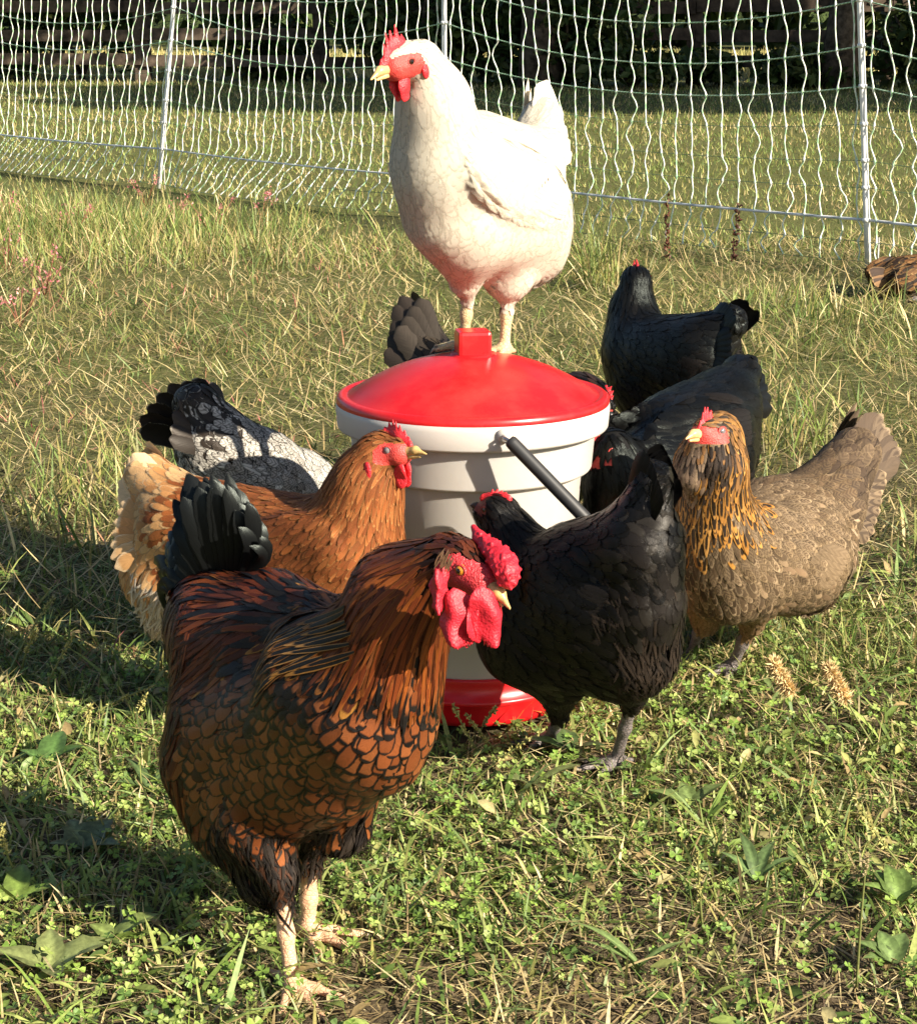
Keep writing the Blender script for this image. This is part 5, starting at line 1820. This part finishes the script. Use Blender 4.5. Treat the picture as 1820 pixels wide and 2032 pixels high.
    for lay in range(3):
        for i in range(len(arch)):
            t = i / (len(arch) - 1)
            q = arch[i] + g.normal(0, 7, 2) + (np.array([430, 1120]) - arch[i]) * (0.0 + 0.07 * lay)
            Yq = 1.670 - 0.080 * t - 0.018 * lay + g.normal(0, 0.003)
            base = (405 + 78 * t, 1215 - 70 * t, 1.62 - 0.03 * t - 0.006 * lay)
            side = (t - 0.5) * 2
            bw = np.array([0.030 * side, -0.004 - 0.006 * t, 0.030 * (1 - t) ** 1.5 + 0.010])
            w = (0.009 + 0.009 * math.sin(math.pi * min(1, t * 1.15)) + (0.004 if 0.4 < t < 0.95 else 0)) * g.uniform(0.8, 1.3)
            b.plume(base, (q[0], q[1], Yq), bw, w, (0.7 * (t - 0.45), -1, 0.30), 'f_green', (0.0055, 0.006, 0.0063), (0.0045, 0.005, 0.005), 0.1, 0.6, cup=0.16)
    return b


rooster()


# ------------------------------------------------------------------ white hen on the lid
def white_hen():
    W = ((0.60, 0.545, 0.440), (0.61, 0.555, 0.452))
    Wb = ((0.59, 0.535, 0.43),)
    def t(L, Wd, sp, pt=.15, lift=.06, **k): return FT(L, Wd, sp, pt, lift, W, Wb, .05, mat='f_white', jit=.03, nv=.05, **k)
    ft = {'hackle': t(.036, .0155, .0066, .6, .020, grp='hackle'), 'head': t(.012, .006, .0045, .4, .05), 'breast': t(.034, .0250, .0080, .35, .020), 'body': t(.038, .0265, .0085, .3, .020), 'back': t(.040, .0250, .0090, .35, .03), 'belly': t(.034, .0240, .0080, .35, .05),
          'tailcov': t(.048, .026, .012, .15, .12), 'fluff': FT(.030, .0075, .0085, .5, .16, W, mat='f_white', jit=.05, fluff=4), 'thigh': FT(.013, .0075, .0058, .4, .06, W, mat='f_white', jit=.05, fluff=3), 'wing': t(.042, .0260, .0088, .35, .024, grp='wing'), 'flight': t(.09, .02, .01)}
    pr = [C('body', (872, 335, 2.15, 84), (1005, 395, 2.24, 108)), C('breast', (864, 290, 2.14, 64), (880, 420, 2.16, 80), 50), C('belly', (930, 445, 2.19, 92), (1035, 455, 2.26, 88), 50), C('back', (950, 290, 2.2, 66), (1055, 320, 2.3, 60), 50),
          C('fluff', (1056, 415, 2.29, 66), (1054, 495, 2.28, 60), 50), C('tailcov', (1050, 310, 2.31, 52), (1076, 235, 2.36, 36), 36), C('hackle', (836, 118, 2.11, 37), (860, 200, 2.13, 60), 44), C('hackle', (860, 200, 2.13, 60), (882, 300, 2.15, 80), 50),
          C('thigh', (920, 490, 2.19, 60), (922, 556, 2.205, 30), 34), C('thigh', (1005, 500, 2.25, 68), (1008, 550, 2.235, 46), 34)]
    base = at(965, 690, 2.22); base[2] = 0.405
    b = Bird('hen', 'white hen with red comb standing on the red lid', base, (-0.80, -0.60), pr, ft, 31, 0.0036)
    b.legm = M['leg_pale']
    b.leg((930, 565, 2.208), (921, 672, 2.222), 12, 10, 0.036, 38, zf=0.4075, az=-150, claws=True)
    b.leg((1010, 562, 2.236), (1001, 690, 2.226), 12, 10, 0.036, 38, zf=0.4005, az=-140, claws=True)
    b.head((808, 119, 2.094), (783, 131, 2.078), 36, 28, (736, 157, 2.05), face=M['face'], oval=(0.60, -0.10, 0.85, 0.70))
    b.wing((930, 320, 2.10), (1110, 390, 2.23), 72, 20, (0.55, -0.85, 0.25), k=26)
    b.build(under=(0.60, 0.54, 0.44))
    b.beak('beak_pale', w=0.34).eyes('eye_dark', f=0.62, u=0.16, size=0.21).single_comb(6, 1.05, 1.9, 0.15, 0.20, 1.02, 0.18).wattles(0.95, 0.85, -0.55, 0.3).lobes(-0.20, -0.62, 0.26, 0.42)
    b.tail((1058, 300, 2.31), (1068, 158, 2.40), (1108, 300, 2.38), 0.020, 7, 0.030, 'f_white', W, Wb, .1, bow=.012)
    return b


white_hen()


# ------------------------------------------------------------------ ginger hen
def ginger_hen():
    G = ((0.26, 0.078, 0.020), (0.21, 0.060, 0.016), (0.30, 0.10, 0.028), (0.24, 0.070, 0.019))
    G2 = ((0.38, 0.165, 0.055), (0.30, 0.11, 0.034))
    BUF = ((0.54, 0.29, 0.115), (0.48, 0.225, 0.08), (0.58, 0.35, 0.16))
    PALE = ((0.64, 0.45, 0.26), (0.60, 0.40, 0.215))
    ft = {'hackle': FT(.028, .0066, .0054, .85, .10, G, G2, .30, mat='f_plain', grp='hackle', jit=.25), 'head': FT(.010, .0050, .0042, .5, .07, ((0.26, 0.095, 0.03), (0.21, 0.075, 0.026)), mat='f_plain', grav=0),
          'breast': FT(.020, .0082, .0060, .6, .14, G, G2, .24, jit=.3), 'body': FT(.022, .0090, .0064, .5, .14, ((0.22, 0.064, 0.018), (0.18, 0.050, 0.014), (0.26, 0.082, 0.024)), G2, .16, jit=.25), 'back': FT(.024, .0092, .0066, .5, .12, G, G2, .2, jit=.3),
          'belly': FT(.026, .013, .0082, .35, .16, G, G2, .2), 'tailcov': FT(.034, .016, .0085, .3, .20, BUF, PALE, .18, jit=.15), 'fluff': FT(.030, .014, .0080, .35, .26, BUF, PALE, .15), 'vent': FT(.034, .0036, .0075, .7, .22, ((0.56, 0.42, 0.28), (0.62, 0.51, 0.39)), fluff=6),
          'thigh': FT(.028, .004, .008, .6, .18, G, fluff=4), 'wing': FT(.024, .0105, .0072, .45, .12, ((0.23, 0.068, 0.020), (0.19, 0.055, 0.016)), ((0.32, 0.12, 0.042),), .18, grp='wing', jit=.22), 'flight': FT(.08, .02, .01, ca=((0.31, 0.115, 0.04),), cb=((0.42, 0.20, 0.08),), ew=.2)}
    pr = [C('body', (690, 1100, 1.990, 102), (490, 1120, 2.070, 125)), C('breast', (722, 1040, 1.980, 66), (695, 1150, 1.990, 92), 50), C('belly', (620, 1190, 2.000, 100), (470, 1200, 2.060, 100), 50), C('back', (600, 1075, 2.020, 80), (440, 1050, 2.090, 92), 50),
          C('fluff', (360, 1060, 2.110, 82), (320, 1140, 2.120, 76), 50), C('tailcov', (370, 1030, 2.110, 82), (296, 950, 2.150, 44), 40), C('vent', (345, 1170, 2.100, 68), (325, 1225, 2.100, 34), 40),
          C('hackle', (752, 900, 1.975, 42), (728, 960, 1.980, 60), 50), C('hackle', (728, 960, 1.980, 60), (690, 1055, 1.990, 86), 50), C('thigh', (520, 1240, 2.040, 70), (540, 1340, 2.040, 26), 30), C('thigh', (600, 1240, 1.980, 66), (600, 1340, 1.990, 26), 30)]
    b = Bird('hen', 'ginger hen with pale buff tail standing left of the bucket, facing right', footbase((540, 1470), (610, 1490)), (0.96, -0.25), pr, ft, 41, 0.004)
    b.legm = M['leg_pale']
    b.leg((540, 1335, 2.040), (545, 1465), 12, 10); b.leg((600, 1335, 1.990), (612, 1490), 12, 10)
    b.head((770, 893, 1.970), (793, 897, 1.958), 34, 28, (846, 901, 1.935), face=M['face'], oval=(0.62, -0.08, 0.66, 0.66))
    b.wing((660, 1065, 1.945), (470, 1120, 2.005), 66, 18, (-0.15, -1, 0.2), k=26)
    b.build(under=(0.30, 0.11, 0.035))
    b.beak('beak', w=0.36).eyes('eye_lid', f=0.75, u=0.18, size=0.25, pupil=False).single_comb(7, 0.85, 1.65, 0.0, 0.40, 1.0, 0.18).wattles(1.15, 0.95, -0.55, 0.26).lobes(-0.05, -0.95, 0.30, 0.55)
    b.tail((350, 1020, 2.110), (275, 888, 2.170), (250, 970, 2.170), 0.022, 8, 0.030, 'f_plain', PALE, ((0.70, 0.48, 0.27),), .15, bow=.014)
    b.tail((350, 1060, 2.100), (250, 985, 2.150), (255, 1110, 2.130), 0.03, 7, 0.026, 'f_plain', BUF, PALE, .25, bow=.012, sides=(-1,))
    return b


ginger_hen()


# ------------------------------------------------------------------ speckled hen
def speckled_hen():
    Wt = ((0.72, 0.68, 0.60), (0.66, 0.62, 0.55), (0.76, 0.72, 0.64))
    BK = ((0.014, 0.012, 0.011), (0.022, 0.019, 0.016))
    DK = ((0.026, 0.019, 0.014), (0.018, 0.014, 0.011))
    ft = {'hackle': FT(.03, .010, .0075, .6, .06, Wt, BK, .2, grp='hackle'), 'head': FT(.012, .006, .005, .4, .06, Wt), 'breast': FT(.03, .02, .0105, .2, .1, Wt, BK, .1), 'body': FT(.030, .0165, .0074, .45, .10, ((0.50, 0.475, 0.43), (0.44, 0.42, 0.38)), BK, .08, .45, mat='f_bar'),
          'back': FT(.028, .0160, .0070, .45, .10, ((0.42, 0.40, 0.36), (0.50, 0.475, 0.43)), BK, .10, .5, mat='f_bar'), 'speck': FT(.028, .0165, .0070, .4, .12, ((0.48, 0.44, 0.385), (0.42, 0.39, 0.34), (0.36, 0.33, 0.29)), BK, .20, .55, mat='f_bar'), 'tailcov': FT(.046, .026, .0125, .12, .2, DK, ((0.40, 0.36, 0.30), (0.05, 0.04, 0.03), (0.05, 0.04, 0.03)), .08, mat='f_gloss'),
          'fluff': FT(.034, .0045, .01, .6, .2, Wt, fluff=5), 'belly': FT(.03, .02, .0105, .3, .12, Wt), 'thigh': FT(.028, .005, .009, .6, .18, Wt, fluff=4), 'wing': FT(.032, .021, .0108, .15, .08, Wt, BK, .10, .4, mat='f_bar', grp='wing'), 'flight': FT(.08, .02, .01, ca=Wt, cb=BK, ew=.1)}
    pr = [C('body', (660, 1020, 2.680, 78), (540, 1000, 2.580, 104)), C('back', (590, 965, 2.600, 68), (500, 960, 2.550, 84), 50), C('speck', (510, 935, 2.540, 84), (432, 895, 2.500, 78), 44), C('tailcov', (425, 875, 2.500, 60), (392, 810, 2.490, 44), 40),
          C('belly', (600, 1090, 2.620, 90), (500, 1080, 2.560, 90), 50), C('fluff', (450, 1000, 2.510, 84), (440, 1070, 2.510, 60), 44), C('hackle', (740, 1060, 2.740, 30), (690, 1010, 2.710, 52), 40), C('thigh', (520, 1130, 2.570, 60), (530, 1200, 2.570, 24), 30), C('thigh', (590, 1130, 2.620, 60), (600, 1200, 2.620, 24), 30)]
    b = Bird('hen', 'white hen speckled black with dark tail, behind the ginger hen', footbase((530, 1255), (600, 1235)), (0.80, 0.60), pr, ft, 51, 0.0045)
    b.leg((530, 1175, 2.570), (530, 1245), 9, 8); b.leg((600, 1170, 2.620), (600, 1225), 9, 8)
    b.head((752, 1085, 2.740), (760, 1105, 2.740), 27, 22, (778, 1140, 2.740), up=(0.6, 0.5, 0.6))
    b.wing((650, 985, 2.600), (500, 1000, 2.490), 62, 16, (0.5, -0.75, 0.4), k=22)
    b.build(under=(0.45, 0.42, 0.37))
    b.beak('beak').eyes('eye_amber').single_comb(5, 0.7).wattles(0.55)
    b.tail((425, 880, 2.500), (402, 752, 2.520), (300, 860, 2.460), 0.03, 7, 0.032, 'f_gloss', DK, ((0.03, 0.025, 0.02), (0.30, 0.27, 0.22)), .05, bow=.012)
    return b


speckled_hen()


# ------------------------------------------------------------------ black hens
def black_front():
    ft = black_coat('f_black')
    ft['fluff'] = FT(.026, .0040, .0068, .7, .22, ((0.020, 0.0135, 0.009), (0.013, 0.009, 0.0065), (0.028, 0.019, 0.013)), fluff=5)
    ft['thigh'] = FT(.015, .0050, .0065, .7, .14, ((0.018, 0.013, 0.010), (0.011, 0.009, 0.007)), fluff=4)
    ft['vent'] = FT(.034, .023, .0112, .12, .16, ((0.018, 0.0155, 0.013), (0.012, 0.010, 0.009)), mat='f_black')
    pr = [C('body', (1062, 1190, 1.965, 112), (1200, 1205, 1.91, 140)), C('breast', (1022, 1140, 1.975, 72), (1040, 1270, 1.955, 92), 50), C('belly', (1110, 1275, 1.94, 100), (1225, 1285, 1.90, 98), 50), C('back', (1140, 1120, 1.925, 84), (1262, 1085, 1.87, 82), 50),
          C('tailcov', (1262, 1085, 1.87, 78), (1296, 955, 1.85, 34), 44), C('vent', (1275, 1090, 1.855, 70), (1285, 1190, 1.85, 66), 40), C('fluff', (1255, 1205, 1.87, 92), (1265, 1295, 1.87, 76), 50), C('hackle', (992, 1018, 1.995, 33), (1008, 1070, 1.985, 48), 44), C('hackle', (1008, 1070, 1.985, 48), (1045, 1135, 1.965, 74), 50),
          C('thigh', (1110, 1345, 1.95, 60), (1108, 1400, 1.985, 24), 30), C('thigh', (1235, 1330, 1.895, 66), (1256, 1380, 1.92, 26), 30)]
    b = Bird('hen', 'large black hen in front of the bucket, rump and grey legs turned to the camera', footbase((1222, 1520), (1092, 1472)), (-0.86, 0.50), pr, ft, 61, 0.0036)
    b.leg((1258, 1380, 1.92), (1222, 1522), 14, 12, 0.042, 38, az=200, claws=True); b.leg((1112, 1425, 1.985), (1088, 1475), 12, 10, 0.042, az=190, claws=True)
    b.head((985, 1012, 1.992), (964, 1016, 2.0), 31, 24, (934, 1003, 2.004), face=M['face_dark'], oval=(0.75, 0.2, 0.45, 0.5))
    b.wing((1045, 1140, 1.905), (1215, 1188, 1.842), 56, 13, (-0.35, -0.9, 0.2), k=22)
    b.build(under=(0.014, 0.012, 0.011))
    b.beak('beak_black', w=0.36).eyes('eye_dark', f=0.45, u=0.15).single_comb(7, 0.48, 0.9, -0.75, 0.62, 0.86, 0.2).wattles(0.38, 0.5, -0.55, 0.3, mat='face_dark')
    b.tail((1270, 1060, 1.865), (1295, 888, 1.855), (1330, 960, 1.838), 0.014, 9, 0.024, 'f_black', BLK, BLK, 0, bow=.012)
    return b


black_front()


def black_sheen():
    ft = black_coat('f_green')
    pr = [C('body', (1275, 940, 2.30, 84), (1390, 880, 2.42, 104)), C('breast', (1222, 970, 2.27, 56), (1235, 1045, 2.28, 78), 50), C('belly', (1300, 1010, 2.32, 94), (1400, 960, 2.40, 84), 50), C('back', (1330, 860, 2.38, 76), (1430, 815, 2.48, 74), 50),
          C('tailcov', (1430, 810, 2.48, 64), (1468, 745, 2.54, 36), 40), C('fluff', (1430, 900, 2.46, 70), (1430, 960, 2.45, 50), 40), C('hackle', (1222, 885, 2.25, 30), (1222, 935, 2.255, 46), 44), C('hackle', (1222, 935, 2.255, 46), (1250, 985, 2.28, 70), 50), C('thigh', (1320, 1050, 2.34, 50), (1320, 1130, 2.34, 22), 30), C('thigh', (1370, 1030, 2.4, 50), (1380, 1110, 2.4, 22), 30)]
    b = Bird('hen', 'black hen with green sheen behind the bearded hen, head beside the bucket', footbase((1320, 1300), (1385, 1270)), (-0.78, -0.62), pr, ft, 71, 0.0045)
    b.leg((1320, 1125, 2.34), (1322, 1305), 10, 8); b.leg((1380, 1105, 2.4), (1385, 1270), 10, 8)
    b.head((1206, 880, 2.262), (1192, 890, 2.258), 28, 22, (1166, 908, 2.25), face=M['face'], oval=(0.95, -0.05, 0.42, 0.45))
    b.wing((1290, 880, 2.27), (1440, 850, 2.42), 62, 16, (0.45, -0.8, 0.4), k=22)
    b.build(under=(0.012, 0.012, 0.012))
    b.beak('beak_black').eyes('eye_dark', f=0.7).single_comb(6, 0.35, 1.3, 0.1, 0.4, 0.8).wattles(0.6, 0.9)
    b.tail((1440, 800, 2.49), (1482, 700, 2.58), (1492, 800, 2.56), 0.03, 6, 0.032, 'f_green', BLK, BLK, 0, bow=.01)
    return b


black_sheen()


def black_back():
    ft = black_coat('f_green')
    pr = [C('body', (1275, 705, 3.0, 66), (1365, 725, 2.92, 82)), C('breast', (1262, 670, 3.02, 46), (1272, 760, 3.0, 60), 44), C('belly', (1310, 770, 2.97, 74), (1380, 765, 2.92, 66), 44), C('back', (1310, 690, 2.96, 54), (1395, 690, 2.89, 60), 44), C('tailcov', (1400, 685, 2.885, 52), (1448, 640, 2.86, 30), 34),
          C('fluff', (1410, 740, 2.88, 58), (1405, 790, 2.88, 44), 36), C('hackle', (1262, 560, 3.055, 26), (1255, 615, 3.05, 34), 36), C('hackle', (1255, 615, 3.05, 34), (1266, 690, 3.02, 54), 44), C('thigh', (1300, 820, 2.98, 46), (1302, 870, 2.98, 18), 24), C('thigh', (1370, 820, 2.92, 46), (1372, 870, 2.92, 18), 24)]
    b = Bird('hen', 'upright black hen farthest back right of the bucket, head turned away', footbase((1302, 960), (1372, 985)), (-0.72, 0.69), pr, ft, 81, 0.005)
    b.leg((1302, 865, 2.98), (1300, 965), 8, 7); b.leg((1372, 865, 2.92), (1370, 985), 8, 7)
    b.head((1263, 556, 3.062), (1256, 560, 3.085), 26, 21, (1245, 572, 3.115))
    b.wing((1290, 690, 2.93), (1400, 730, 2.85), 52, 13, (-0.2, -0.9, 0.35), k=16)
    b.build(under=(0.012, 0.012, 0.012))
    b.beak('beak_black').eyes('eye_dark').single_comb(5, 0.75, 0.9, -0.5, 0.5, 0.85, 0.14).wattles(0.5)
    b.tail((1412, 685, 2.88), (1458, 594, 2.86), (1484, 622, 2.84), 0.02, 8, 0.026, 'f_green', BLK, BLK, 0, bow=.012)
    b.tail((1405, 690, 2.88), (1468, 650, 2.84), (1470, 735, 2.84), 0.03, 8, 0.024, 'f_green', BLK, BLK, 0, bow=.010, sides=(1,))
    return b


black_back()


def hen_behind_right():
    ft = black_coat('f_black')
    ft['hackle'] = FT(.034, .009, .0075, .8, .06, ((0.03, 0.016, 0.012), (0.018, 0.012, 0.010)), mat='f_gloss', grp='hackle')
    pr = [C('body', (1080, 900, 2.52, 80), (980, 880, 2.62, 95)), C('breast', (1105, 870, 2.5, 50), (1090, 950, 2.52, 74), 44), C('back', (1040, 850, 2.58, 60), (960, 830, 2.66, 66), 44), C('tailcov', (950, 840, 2.66, 55), (930, 800, 2.70, 34), 34), C('fluff', (960, 920, 2.64, 70), (960, 980, 2.64, 50), 40), C('hackle', (1180, 785, 2.44, 27), (1150, 788, 2.46, 38), 40), C('hackle', (1150, 788, 2.46, 38), (1105, 850, 2.50, 62), 44), C('thigh', (1060, 960, 2.52, 50), (1060, 1030, 2.52, 20), 26), C('thigh', (1010, 960, 2.58, 50), (1010, 1030, 2.58, 20), 26)]
    b = Bird('hen', 'dark hen behind the bucket, only nape and red comb showing past the lid', footbase((1060, 1215), (1010, 1190)), (0.75, -0.66), pr, ft, 91, 0.005)
    b.leg((1060, 1025, 2.52), (1060, 1215), 9, 8); b.leg((1010, 1025, 2.58), (1010, 1190), 9, 8)
    b.head((1188, 795, 2.43), (1200, 808, 2.42), 26, 21, (1212, 838, 2.405), up=(0.6, -0.2, 0.7))
    b.wing((1090, 860, 2.44), (980, 890, 2.53), 52, 14, (-0.3, -0.9, 0.3), k=18)
    b.build(under=(0.014, 0.012, 0.011))
    b.beak('beak_black').eyes('eye_dark').single_comb(5, 0.6, 0.9, -0.4, 0.6, 0.9).wattles(0.5)
    b.tail((945, 835, 2.67), (930, 765, 2.74), (900, 810, 2.74), 0.03, 5, 0.03, 'f_gloss', BLK, BLK, 0)
    return b


hen_behind_right()


def hen_behind_left():
    ft = black_coat('f_black')
    GR = ((0.036, 0.028, 0.020), (0.028, 0.021, 0.016), (0.045, 0.036, 0.027))
    ft['tailcov'] = FT(.055, .030, .0140, .12, .14, GR, ((0.020, 0.015, 0.012),), .1, mat='f_gloss')
    pr = [C('body', (985, 815, 2.92, 72), (910, 790, 3.0, 76)), C('breast', (1000, 790, 2.9, 46), (1000, 850, 2.9, 62), 40), C('back', (930, 765, 2.98, 52), (875, 745, 3.02, 52), 40), C('tailcov', (872, 745, 3.02, 50), (836, 670, 3.05, 40), 34), C('fluff', (880, 800, 3.02, 58), (880, 850, 3.02, 44), 36), C('hackle', (1050, 800, 2.86, 22), (1020, 780, 2.88, 36), 36), C('thigh', (940, 860, 2.97, 44), (940, 915, 2.97, 18), 24), C('thigh', (985, 860, 2.92, 44), (985, 915, 2.92, 18), 24)]
    b = Bird('hen', 'grey black hen behind the bucket, only its raised tail showing left of the lid', footbase((940, 965), (985, 985)), (0.85, -0.52), pr, ft, 101, 0.005)
    b.leg((940, 910, 2.97), (940, 965), 8, 7); b.leg((985, 910, 2.92), (985, 985), 8, 7)
    b.head((1058, 806, 2.855), (1064, 816, 2.85), 22, 18, (1072, 838, 2.84), up=(0.6, -0.2, 0.7))
    b.wing((990, 775, 2.84), (900, 800, 2.93), 44, 12, (-0.3, -0.9, 0.3), k=16)
    b.build(under=(0.016, 0.014, 0.013))
    b.beak('beak_black').eyes('eye_dark').single_comb(5, 0.4, 0.9, -0.4, 0.5, 0.8).wattles(0.4)
    b.tail((868, 735, 3.02), (805, 580, 3.07), (790, 690, 3.06), 0.03, 5, 0.040, 'f_gloss', ((0.030, 0.023, 0.018), (0.022, 0.017, 0.014)), ((0.014, 0.011, 0.009),), .08, bow=.012)
    b.tail((868, 735, 3.01), (840, 592, 3.05), (806, 640, 3.05), 0.022, 4, 0.040, 'f_gloss', ((0.045, 0.036, 0.028),), ((0.02, 0.016, 0.013),), .08, bow=.014, sides=(-1,))
    return b


hen_behind_left()


# ------------------------------------------------------------------ bearded brown hen
def bearded_hen():
    BR = ((0.0819, 0.0530, 0.0296), (0.0624, 0.0398, 0.0226), (0.1014, 0.0671, 0.0390))
    PL = ((0.2574, 0.1833, 0.1092), (0.2028, 0.1404, 0.0780))
    DK = ((0.12, 0.08, 0.05), (0.16, 0.11, 0.07))
    GD = ((0.36, 0.17, 0.038), (0.30, 0.135, 0.03), (0.42, 0.215, 0.06))
    ft = {'hackle': FT(.034, .0090, .0060, .9, .10, ((0.025, 0.016, 0.010), (0.035, 0.022, 0.013)), GD, .46, mat='f_gloss', grp='hackle', grav=.5), 'neck': FT(.022, .0085, .006, .7, .08, ((0.34, 0.17, 0.05), (0.22, 0.11, 0.04), (0.10, 0.055, 0.03)), GD, .25, grp='hackle', grav=.5),
          'head': FT(.012, .0055, .0042, .5, .08, ((0.30, 0.15, 0.05), (0.20, 0.10, 0.04))), 'cheek': FT(.020, .0055, .0048, .6, .16, ((0.055, 0.038, 0.028), (0.035, 0.025, 0.02)), grp='beard', grav=.6), 'beard': FT(.024, .006, .0052, .6, .16, ((0.20, 0.135, 0.09), (0.14, 0.095, 0.065), (0.26, 0.18, 0.115)), grp='beard', grav=.8),
          'breast': FT(.028, .0125, .0078, .6, .12, BR, PL, .30, jit=.25), 'body': FT(.030, .0130, .0080, .55, .12, BR, PL, .28, .45, mat='f_bar', jit=.25), 'belly': FT(.030, .019, .0098, .25, .14, ((0.25, 0.17, 0.10), (0.20, 0.13, 0.075)), PL, .20), 'back': FT(.034, .018, .0098, .3, .09, ((0.0816, 0.0510, 0.0292), (0.0612, 0.0394, 0.0238)), ((0.1904, 0.1292, 0.0680),), .15, .45, mat='f_bar'),
          'tailcov': FT(.046, .024, .0118, .2, .12, ((0.0850, 0.0571, 0.0347), (0.0646, 0.0428, 0.0272)), ((0.1768, 0.1224, 0.0714), (0.0408, 0.0272, 0.0190)), .22, .35, mat='f_bar'), 'fluff': FT(.034, .005, .0098, .6, .22, ((0.33, 0.245, 0.16), (0.26, 0.18, 0.11)), fluff=5), 'thigh': FT(.014, .0065, .0065, .5, .10, ((0.24, 0.15, 0.08), (0.20, 0.125, 0.065)), fluff=3),
          'wing': FT(.034, .0125, .0078, .5, .08, BR, PL, .24, .6, mat='f_bar', grp='wing', jit=.25), 'flight': FT(.08, .02, .01, ca=((0.16, 0.11, 0.065),), cb=((0.28, 0.20, 0.12),), ew=.10, bar=.3, mat='f_bar')}
    pr = [C('body', (1425, 1080, 2.17, 100), (1560, 1090, 2.29, 122)), C('breast', (1415, 1065, 2.15, 76), (1440, 1150, 2.18, 88), 50), C('belly', (1475, 1128, 2.21, 84), (1580, 1120, 2.30, 82), 50), C('back', (1530, 1030, 2.28, 78), (1625, 1010, 2.37, 72), 50), C('tailcov', (1630, 1005, 2.37, 78), (1696, 900, 2.45, 48), 44),
          C('fluff', (1615, 1110, 2.34, 78), (1608, 1150, 2.33, 56), 44), C('neck', (1425, 862, 2.13, 45), (1412, 915, 2.125, 60), 44), C('hackle', (1412, 925, 2.125, 62), (1415, 1010, 2.14, 76), 44), C('beard', (1386, 890, 2.098, 26), (1374, 935, 2.10, 34), 26), C('cheek', (1424, 878, 2.095, 24), (1424, 915, 2.09, 26), 20),
          C('thigh', (1488, 1180, 2.22, 54), (1492, 1238, 2.245, 22), 30), C('thigh', (1405, 1180, 2.26, 56), (1400, 1235, 2.275, 26), 30)]
    b = Bird('hen', 'brown pencilled hen with fluffy beard and gold black neck at right', footbase((1452, 1335), (1385, 1310)), (-0.80, -0.60), pr, ft, 111, 0.0038)
    b.leg((1494, 1232, 2.248), (1452, 1335), 13, 11, 0.044, az=215); b.leg((1398, 1215, 2.278), (1372, 1310), 12, 10, 0.04, az=215)
    b.head((1420, 855, 2.112), (1398, 860, 2.095), 34, 26, (1361, 871, 2.07), face=M['face'], oval=(0.85, 0.06, 0.55, 0.48))
    b.wing((1470, 1060, 2.12), (1620, 1110, 2.27), 78, 18, (0.55, -0.85, 0.25), k=24)
    b.build(under=(0.20, 0.14, 0.085))
    b.beak('beak_pale', w=0.36).eyes('eye_lid', f=0.72, u=0.22, size=0.27, pupil=False).single_comb(5, 0.95, 1.6, 0.65, 0.25, 0.70, 0.2)
    TB = ((0.0897, 0.0624, 0.0406), (0.0702, 0.0484, 0.0320), (0.0546, 0.0374, 0.0257))
    b.tail((1640, 985, 2.38), (1722, 808, 2.52), (1765, 900, 2.50), 0.018, 8, 0.036, 'f_bar', TB, ((0.24, 0.175, 0.11), (0.07, 0.05, 0.035)), .10, bow=.014, bar=.25)
    b.tail((1630, 1010, 2.36), (1735, 930, 2.46), (1680, 1060, 2.40), 0.03, 8, 0.028, 'f_bar', TB, ((0.28, 0.20, 0.12),), .12, bow=.012, bar=.35, sides=(1,))
    return b


bearded_hen()


def far_hen():
    BR = ((0.17, 0.085, 0.03), (0.13, 0.06, 0.022), (0.03, 0.018, 0.012), (0.02, 0.013, 0.01))
    ft = black_coat('f_plain')
    for k in ft:
        ft[k]['ca'] = np.array(BR); ft[k]['cb'] = np.array(((0.04, 0.025, 0.015), (0.38, 0.24, 0.10))); ft[k]['ew'] = 0.22 if not ft[k]['fluff'] else 0
        ft[k]['sp'] *= 1.1; ft[k]['L'] *= 1.0; ft[k]['W'] *= 0.75
    pr = [C('body', (1860, 552, 5.75, 42), (1795, 550, 5.70, 38), 20), C('back', (1840, 540, 5.72, 34), (1785, 545, 5.68, 26), 20), C('belly', (1850, 570, 5.72, 42), (1785, 572, 5.70, 38), 20), C('tailcov', (1780, 548, 5.68, 28), (1745, 548, 5.66, 12), 16), C('hackle', (1900, 500, 5.78, 17), (1870, 540, 5.76, 32), 20), C('breast', (1880, 545, 5.76, 30), (1870, 575, 5.75, 36), 20)]
    b = Bird('hen', 'brown mottled hen resting in the grass by the right post, cut by the frame', at(1820, 585, 5.72) * [1, 1, 0], (0.97, 0.2), pr, ft, 121, 0.007)
    b.head((1905, 490, 5.78), (1915, 493, 5.78), 16, 12, (1932, 500, 5.78))
    b.wing((1855, 545, 5.62), (1775, 555, 5.60), 26, 8, (0, -1, 0.3), k=10)
    b.leg((1840, 590, 5.72), (1842, 598), 4, 4, zf=0.0); b.leg((1815, 590, 5.72), (1815, 598), 4, 4, zf=0.0)
    b.build(under=(0.10, 0.06, 0.03))
    b.beak('beak').eyes('eye_amber').single_comb(5, 0.6).wattles(0.5)
    b.tail((1775, 548, 5.68), (1722, 540, 5.64), (1730, 562, 5.64), 0.015, 5, 0.03, 'f_plain', ((0.05, 0.03, 0.02), (0.2, 0.11, 0.05)), ((0.30, 0.19, 0.09),), .1)
    return b


far_hen()
